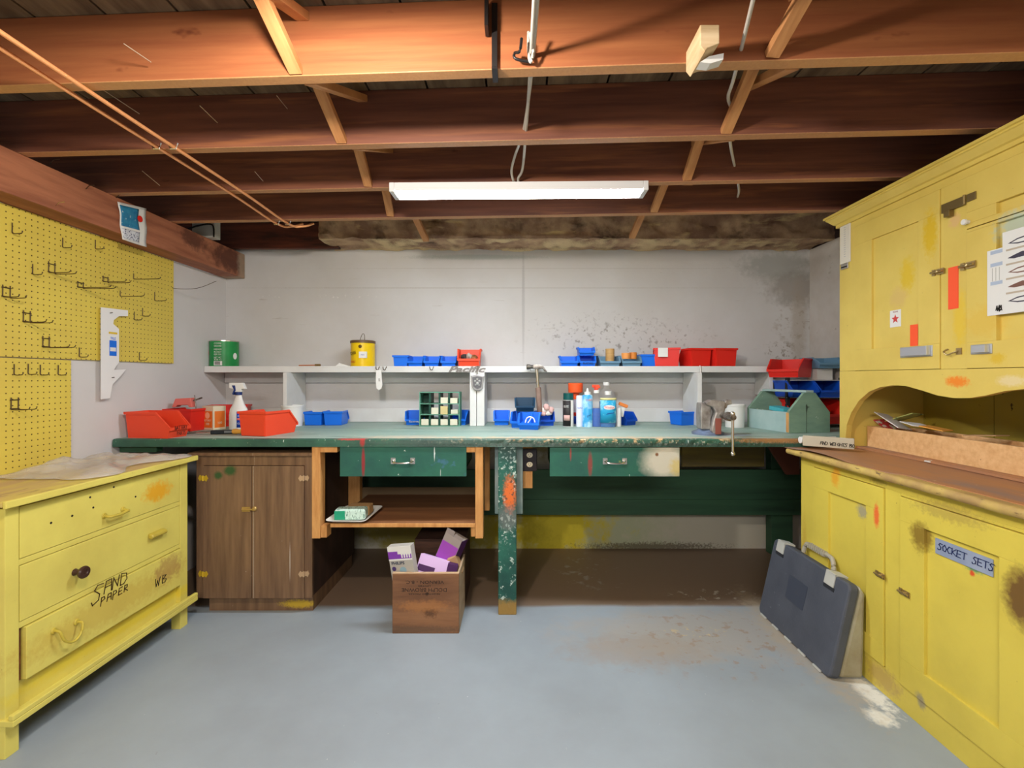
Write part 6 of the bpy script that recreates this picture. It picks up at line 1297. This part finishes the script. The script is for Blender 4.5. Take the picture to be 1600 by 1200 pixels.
bm = BM(); lathe(bm, [(0, 0), (0.015, 0), (0.015, 0.09), (0, 0.09)], seg=14, M=Matrix.Translation((hx - 0.002, 2.475, PY(0, 650, 2.48).z)) @ Matrix.Rotation(R(90), 4, 'X')); mk('spindle', bm, STEEL, vs, smooth=40)

# ------------------------------------------------------------------ green wooden tool caddy
A = Vector((P_at(1233, 2.68), 2.68, ZT)); Bv = Vector((P_at(1297, 2.73), 2.73, ZT)); uu = (Bv - A); Wc = uu.length; uu.normalize(); vv = Vector((-uu.y, uu.x, 0)); Lc = 0.36
cd = thing('tool_caddy', 'pale green wooden tool caddy with gable ends on the right bench', 'tool caddy', (A + Bv) / 2 + vv * 0.18)
MC = Matrix(((uu.x, vv.x, 0, A.x), (uu.y, vv.y, 0, A.y), (0, 0, 1, ZT), (0, 0, 0, 1)))
gc = mat('caddy_green', C(134, 164, 142), 0.65, col2=C(118, 150, 132), scale=5, stretch=(1, 1, 3), bump=0.2, bscale=30, chips=((C(190, 200, 184), 40, 0.68, 0.72, (1, 1, 1)),))
gl = mat('caddy_pale', C(170, 194, 190), 0.65, col2=C(150, 178, 176), scale=5)
gab = [(0, 0), (Wc, 0), (Wc, 0.115), (Wc * 0.64, 0.228), (Wc * 0.36, 0.228), (0, 0.123)]
for y0 in (0.0, Lc - 0.018):
    bm = BM(); prism(bm, gab, y0, y0 + 0.018, 'y', M=MC); g_ = mk('gable_end', bm, gc, cd, 0.0015)
bm = BM(); box(bm, 0.0, 0.012, 0.0185, Lc - 0.0185, 0, 0.118, MC); mk('side_board', bm, gl, cd, 0.001); bm = BM(); box(bm, Wc - 0.012, Wc, 0.0185, Lc - 0.0185, 0, 0.11, MC); mk('side_board', bm, gl, cd, 0.001)
bm = BM(); box(bm, -0.0015, -0.0003, 0.002, 0.022, 0.004, 0.116, MC); mk('bare_edge', bm, RAW, cd)
bm = BM(); box(bm, 0.0125, Wc - 0.0125, 0.0185, Lc - 0.0185, 0, 0.01, MC); mk('caddy_floor', bm, gc, cd)
bm = BM(); box(bm, Wc * 0.40, Wc * 0.60, 0.0, Lc, 0.2285, 0.242, MC); mk('handle_bar', bm, gl, cd, 0.003)
bm = BM(); prism(bm, [(Wc * 0.40, 0.155), (Wc * 0.40 + 0.006, 0.165), (Wc * 0.40 + 0.012, 0.150), (Wc * 0.40 + 0.025, 0.147), (Wc * 0.40 + 0.012, 0.143), (Wc * 0.40 + 0.004, 0.10)], -0.0012, -0.0003, 'y', M=MC); box(bm, Wc * 0.415, Wc * 0.425, -0.0012, -0.0003, 0.0, 0.14, MC); mk('crack', bm, plain('crack_dark', 70, 84, 72), cd)
bm = BM(); box(bm, 0.02, 0.10, 0.08, 0.2, 0.10, 0.125, MC @ Matrix.Rotation(R(6), 4, 'X')); o = mk('blue_pack', bm, plain('pack_teal', 70, 170, 180), None, 0.003); solo(o, 'teal packet inside the green caddy', 'packet')
bm = BM(); box(bm, 0.03, 0.12, 0.03, 0.10, 0.10, 0.104, MC @ Matrix.Rotation(R(-10), 4, 'Y')); o = mk('paper_sheet', bm, PAPER, None); solo(o, 'white paper sheet inside the green caddy', 'paper')

# ------------------------------------------------------------------ crate with bulb boxes
YK = 2.257
cr = thing('wooden_crate', 'open wooden crate with upside-down stencilling on the floor', 'crate', (P_at(665, YK), 2.38, 0))
kx0, kx1 = P_at(613, YK), P_at(717, YK); kz = 0.284; kY1 = YK + 0.27
kw = mat('crate_wood', C(146, 104, 72), 0.7, col2=C(110, 76, 54), scale=2.5, stretch=(0.8, 1, 5), bump=0.25, bscale=14, world=True,
         stains=[((P_at(672, YK), YK, 0.10), (0.035, 1, 0.025), C(70, 46, 30), 0.7, 1.0), ((P_at(667, YK), YK, 0.19), (0.008, 1, 0.010), C(46, 32, 22), 0.8, 0.6), ((P_at(640, YK), YK, 0.02), (0.3, 1, 0.02), C(92, 74, 58), 0.6, 0.8), ((P_at(665, YK), YK, 0.13), (0.13, 1, 0.03), C(176, 118, 66), 0.5, 1.0)])
bx('front_board', kw, cr, (kx0, kx1, YK, YK + 0.016, 0.0, kz), 0.002)
bx('rim_edge', mat('crate_rim', C(196, 164, 130), 0.7), cr, (kx0, kx1, YK + 0.001, YK + 0.016, kz + 0.0005, kz + 0.004))
sd = mat('crate_side', C(186, 164, 136), 0.7, col2=C(160, 134, 106), scale=3, stretch=(1, 1, 5))
bx('side_board', sd, cr, (kx1 - 0.009, kx1, YK + 0.0165, kY1 - 0.013, 0, kz), 0.001); bx('side_board', sd, cr, (kx0, kx0 + 0.009, YK + 0.0165, kY1 - 0.013, 0, kz), 0.001)
bx('back_board', DARKWOOD, cr, (kx0, kx1, kY1 - 0.012, kY1, 0, kz), 0.001); bx('crate_floor', DARKWOOD, cr, (kx0 + 0.01, kx1 - 0.01, YK + 0.017, kY1 - 0.013, 0.002, 0.012))
xm_ = P_at(663, YK)
for s, zz, sz, wd in (("VERNON - B.C.", PY(0, 909.5, YK).z, 0.021, 0.185), ("LIMITED", PY(0, 915.5, YK).z, 0.009, 0.060), ("DOLPH BROWNE", PY(0, 921.5, YK).z, 0.025, 0.215), ("REGISTERED PACKER", PY(0, 928, YK).z, 0.009, 0.15)):
    text(s, sz, plain('stencil_ink', 40, 28, 22), cr, frame((xm_, YK - 0.0006, zz), (-1, 0, 0), (0, 0, -1)), width=wd)
dkb = bx('dark_box', DARKWOOD, None, (P_at(648, 2.55), P_at(727, 2.55), 2.545, 2.80, 0, PY(0, 842, 2.55).z), 0.003); solo(dkb, 'dark brown wooden box behind the crate on the floor', 'box')
# bulb carton
M = Matrix.Translation((P_at(635, 2.31), 2.315, 0.252)) @ Matrix.Rotation(R(-12), 4, 'Z') @ Matrix.Rotation(R(-8), 4, 'Y') @ Matrix.Rotation(R(3), 4, 'X')
t = thing('bulb_carton', 'white and grey light bulb carton with purple band in the crate', 'carton', (P_at(641, 2.33), 2.34, 0.05))
bm = BM(); box(bm, -0.060, 0.062, -0.035, 0.005, -0.16, 0.16, M); mk('carton_box', bm, plain('carton_grey', 176, 172, 164, 0.5), t, 0.001)
MM = lambda a, b: M @ frame((a, -0.0358, b), (1, 0, 0), (0, 0, 1))
bm = BM(); box(bm, -0.060, 0.062, -0.0362, -0.0352, 0.092, 0.16, M); mk('white_band', bm, PAPER, t)
pu = plain('carton_purple', 130, 64, 176, 0.5)
bm = BM(); box(bm, -0.060, 0.060, -0.037, -0.0363, 0.100, 0.122, M); box(bm, -0.060, -0.01, -0.037, -0.0363, 0.122, 0.136, M); mk('purple_band', bm, pu, t)
bm = BM()
for k in range(4): box(bm, 0.008 + 0.013 * k, 0.015 + 0.013 * k, -0.0377, -0.0371, 0.104, 0.120, M); lathe(bm, [(0, 0), (0.0058, 0), (0.0001, 0.0006)], seg=10, M=M @ frame((0.0115 + 0.013 * k, -0.0371, 0.1215), (1, 0, 0), (0, 0, 1)))
mk('bulb_symbols', bm, PAPER, t)
text('PHILIPS', 0.02, plain('philips_ink', 60, 66, 84), t, MM(-0.016, 0.078), width=0.068, bold=0.0006)
bm = BM(); lathe(bm, [(0, 0), (0.011, 0), (0.0001, 0.0006)], seg=18, M=MM(-0.040, 0.052)); mk('dark_dot', bm, plain('dot_purple', 74, 56, 110), t)
bm = BM(); lathe(bm, [(0, 0), (0.018, 0), (0.0001, 0.0006)], seg=18, M=MM(0.006, 0.042)); mk('pale_dot', bm, plain('dot_blue', 136, 168, 184), t)
def carton(name, label, c, size, rz, ry, rx, m, extra=None):
    t = thing(name, label, 'carton', (c[0], c[1], 0.05)); M = Matrix.Translation(c) @ Matrix.Rotation(R(rz), 4, 'Z') @ Matrix.Rotation(R(ry), 4, 'Y') @ Matrix.Rotation(R(rx), 4, 'X')
    a, b, d = size; bm = BM(); box(bm, -a / 2, a / 2, -b / 2, b / 2, -d / 2, d / 2, M); mk('carton_box', bm, m, t, 0.001)
    if extra: extra(t, M, a, b, d)
    return t
lil = plain('carton_lilac', 214, 182, 226, 0.5); dpu = plain('carton_deep_purple', 70, 30, 84, 0.5)
def ex1(t, M, a, b, d):
    bm = BM(); box(bm, -a / 2 + 0.005, a / 2 - 0.06, -b / 2 - 0.001, -b / 2 - 0.0002, -0.02, 0.01, M); mk('dark_band', bm, dpu, t)
    bm = BM(); box(bm, a / 2 + 0.0002, a / 2 + 0.001, -b / 2, b / 2, -d / 2, d / 2, M); mk('purple_end', bm, dpu, t)
carton('bulb_carton', 'lilac bulb carton lying across the middle of the crate', (P_at(676, 2.36), 2.37, 0.262), (0.15, 0.07, 0.115), -6, 14, -20, lil, ex1)
carton('bulb_carton', 'deep purple bulb carton at the right front of the crate', (P_at(704, 2.33), 2.35, 0.255), (0.05, 0.08, 0.09), 5, 14, -10, dpu)
def ex2(t, M, a, b, d):
    bm = BM(); box(bm, -a / 2 + 0.002, a / 2 - 0.002, -b / 2 - 0.001, -b / 2 - 0.0002, -d / 2, d * 0.30, M); mk('violet_panel', bm, plain('carton_violet', 150, 70, 170, 0.5), t)
    bm = BM(); box(bm, -a / 2 + 0.002, a / 2 - 0.002, -b / 2 - 0.0018, -b / 2 - 0.001, -d * 0.20, -d * 0.15, M); mk('seam', bm, dpu, t)
    bm = BM(); box(bm, -a / 2, -0.003, -b / 2, -b / 2 + 0.003, d / 2, d / 2 + 0.025, M @ Matrix.Rotation(R(0), 4, 'X')); box(bm, 0.003, a / 2, -b / 2, -b / 2 + 0.003, d / 2, d / 2 + 0.018, M); mk('open_flap', bm, plain('flap_grey', 140, 130, 124, 0.6), t)
    bm = BM(); box(bm, a / 2 + 0.0002, a / 2 + 0.001, -b / 2, b / 2, -d / 2, d / 2, M); mk('purple_side', bm, dpu, t)
carton('bulb_carton', 'tall open violet bulb carton leaning at the back right of the crate', (P_at(702, 2.44), 2.44, 0.315), (0.10, 0.075, 0.20), -22, 22, -8, plain('carton_inside_grey', 150, 140, 132, 0.6), ex2)
carton('brown_carton', 'small plain cardboard carton wedged in the crate right side', (P_at(711, 2.38), 2.40, 0.275), (0.045, 0.07, 0.09), 0, -25, 0, CARD)
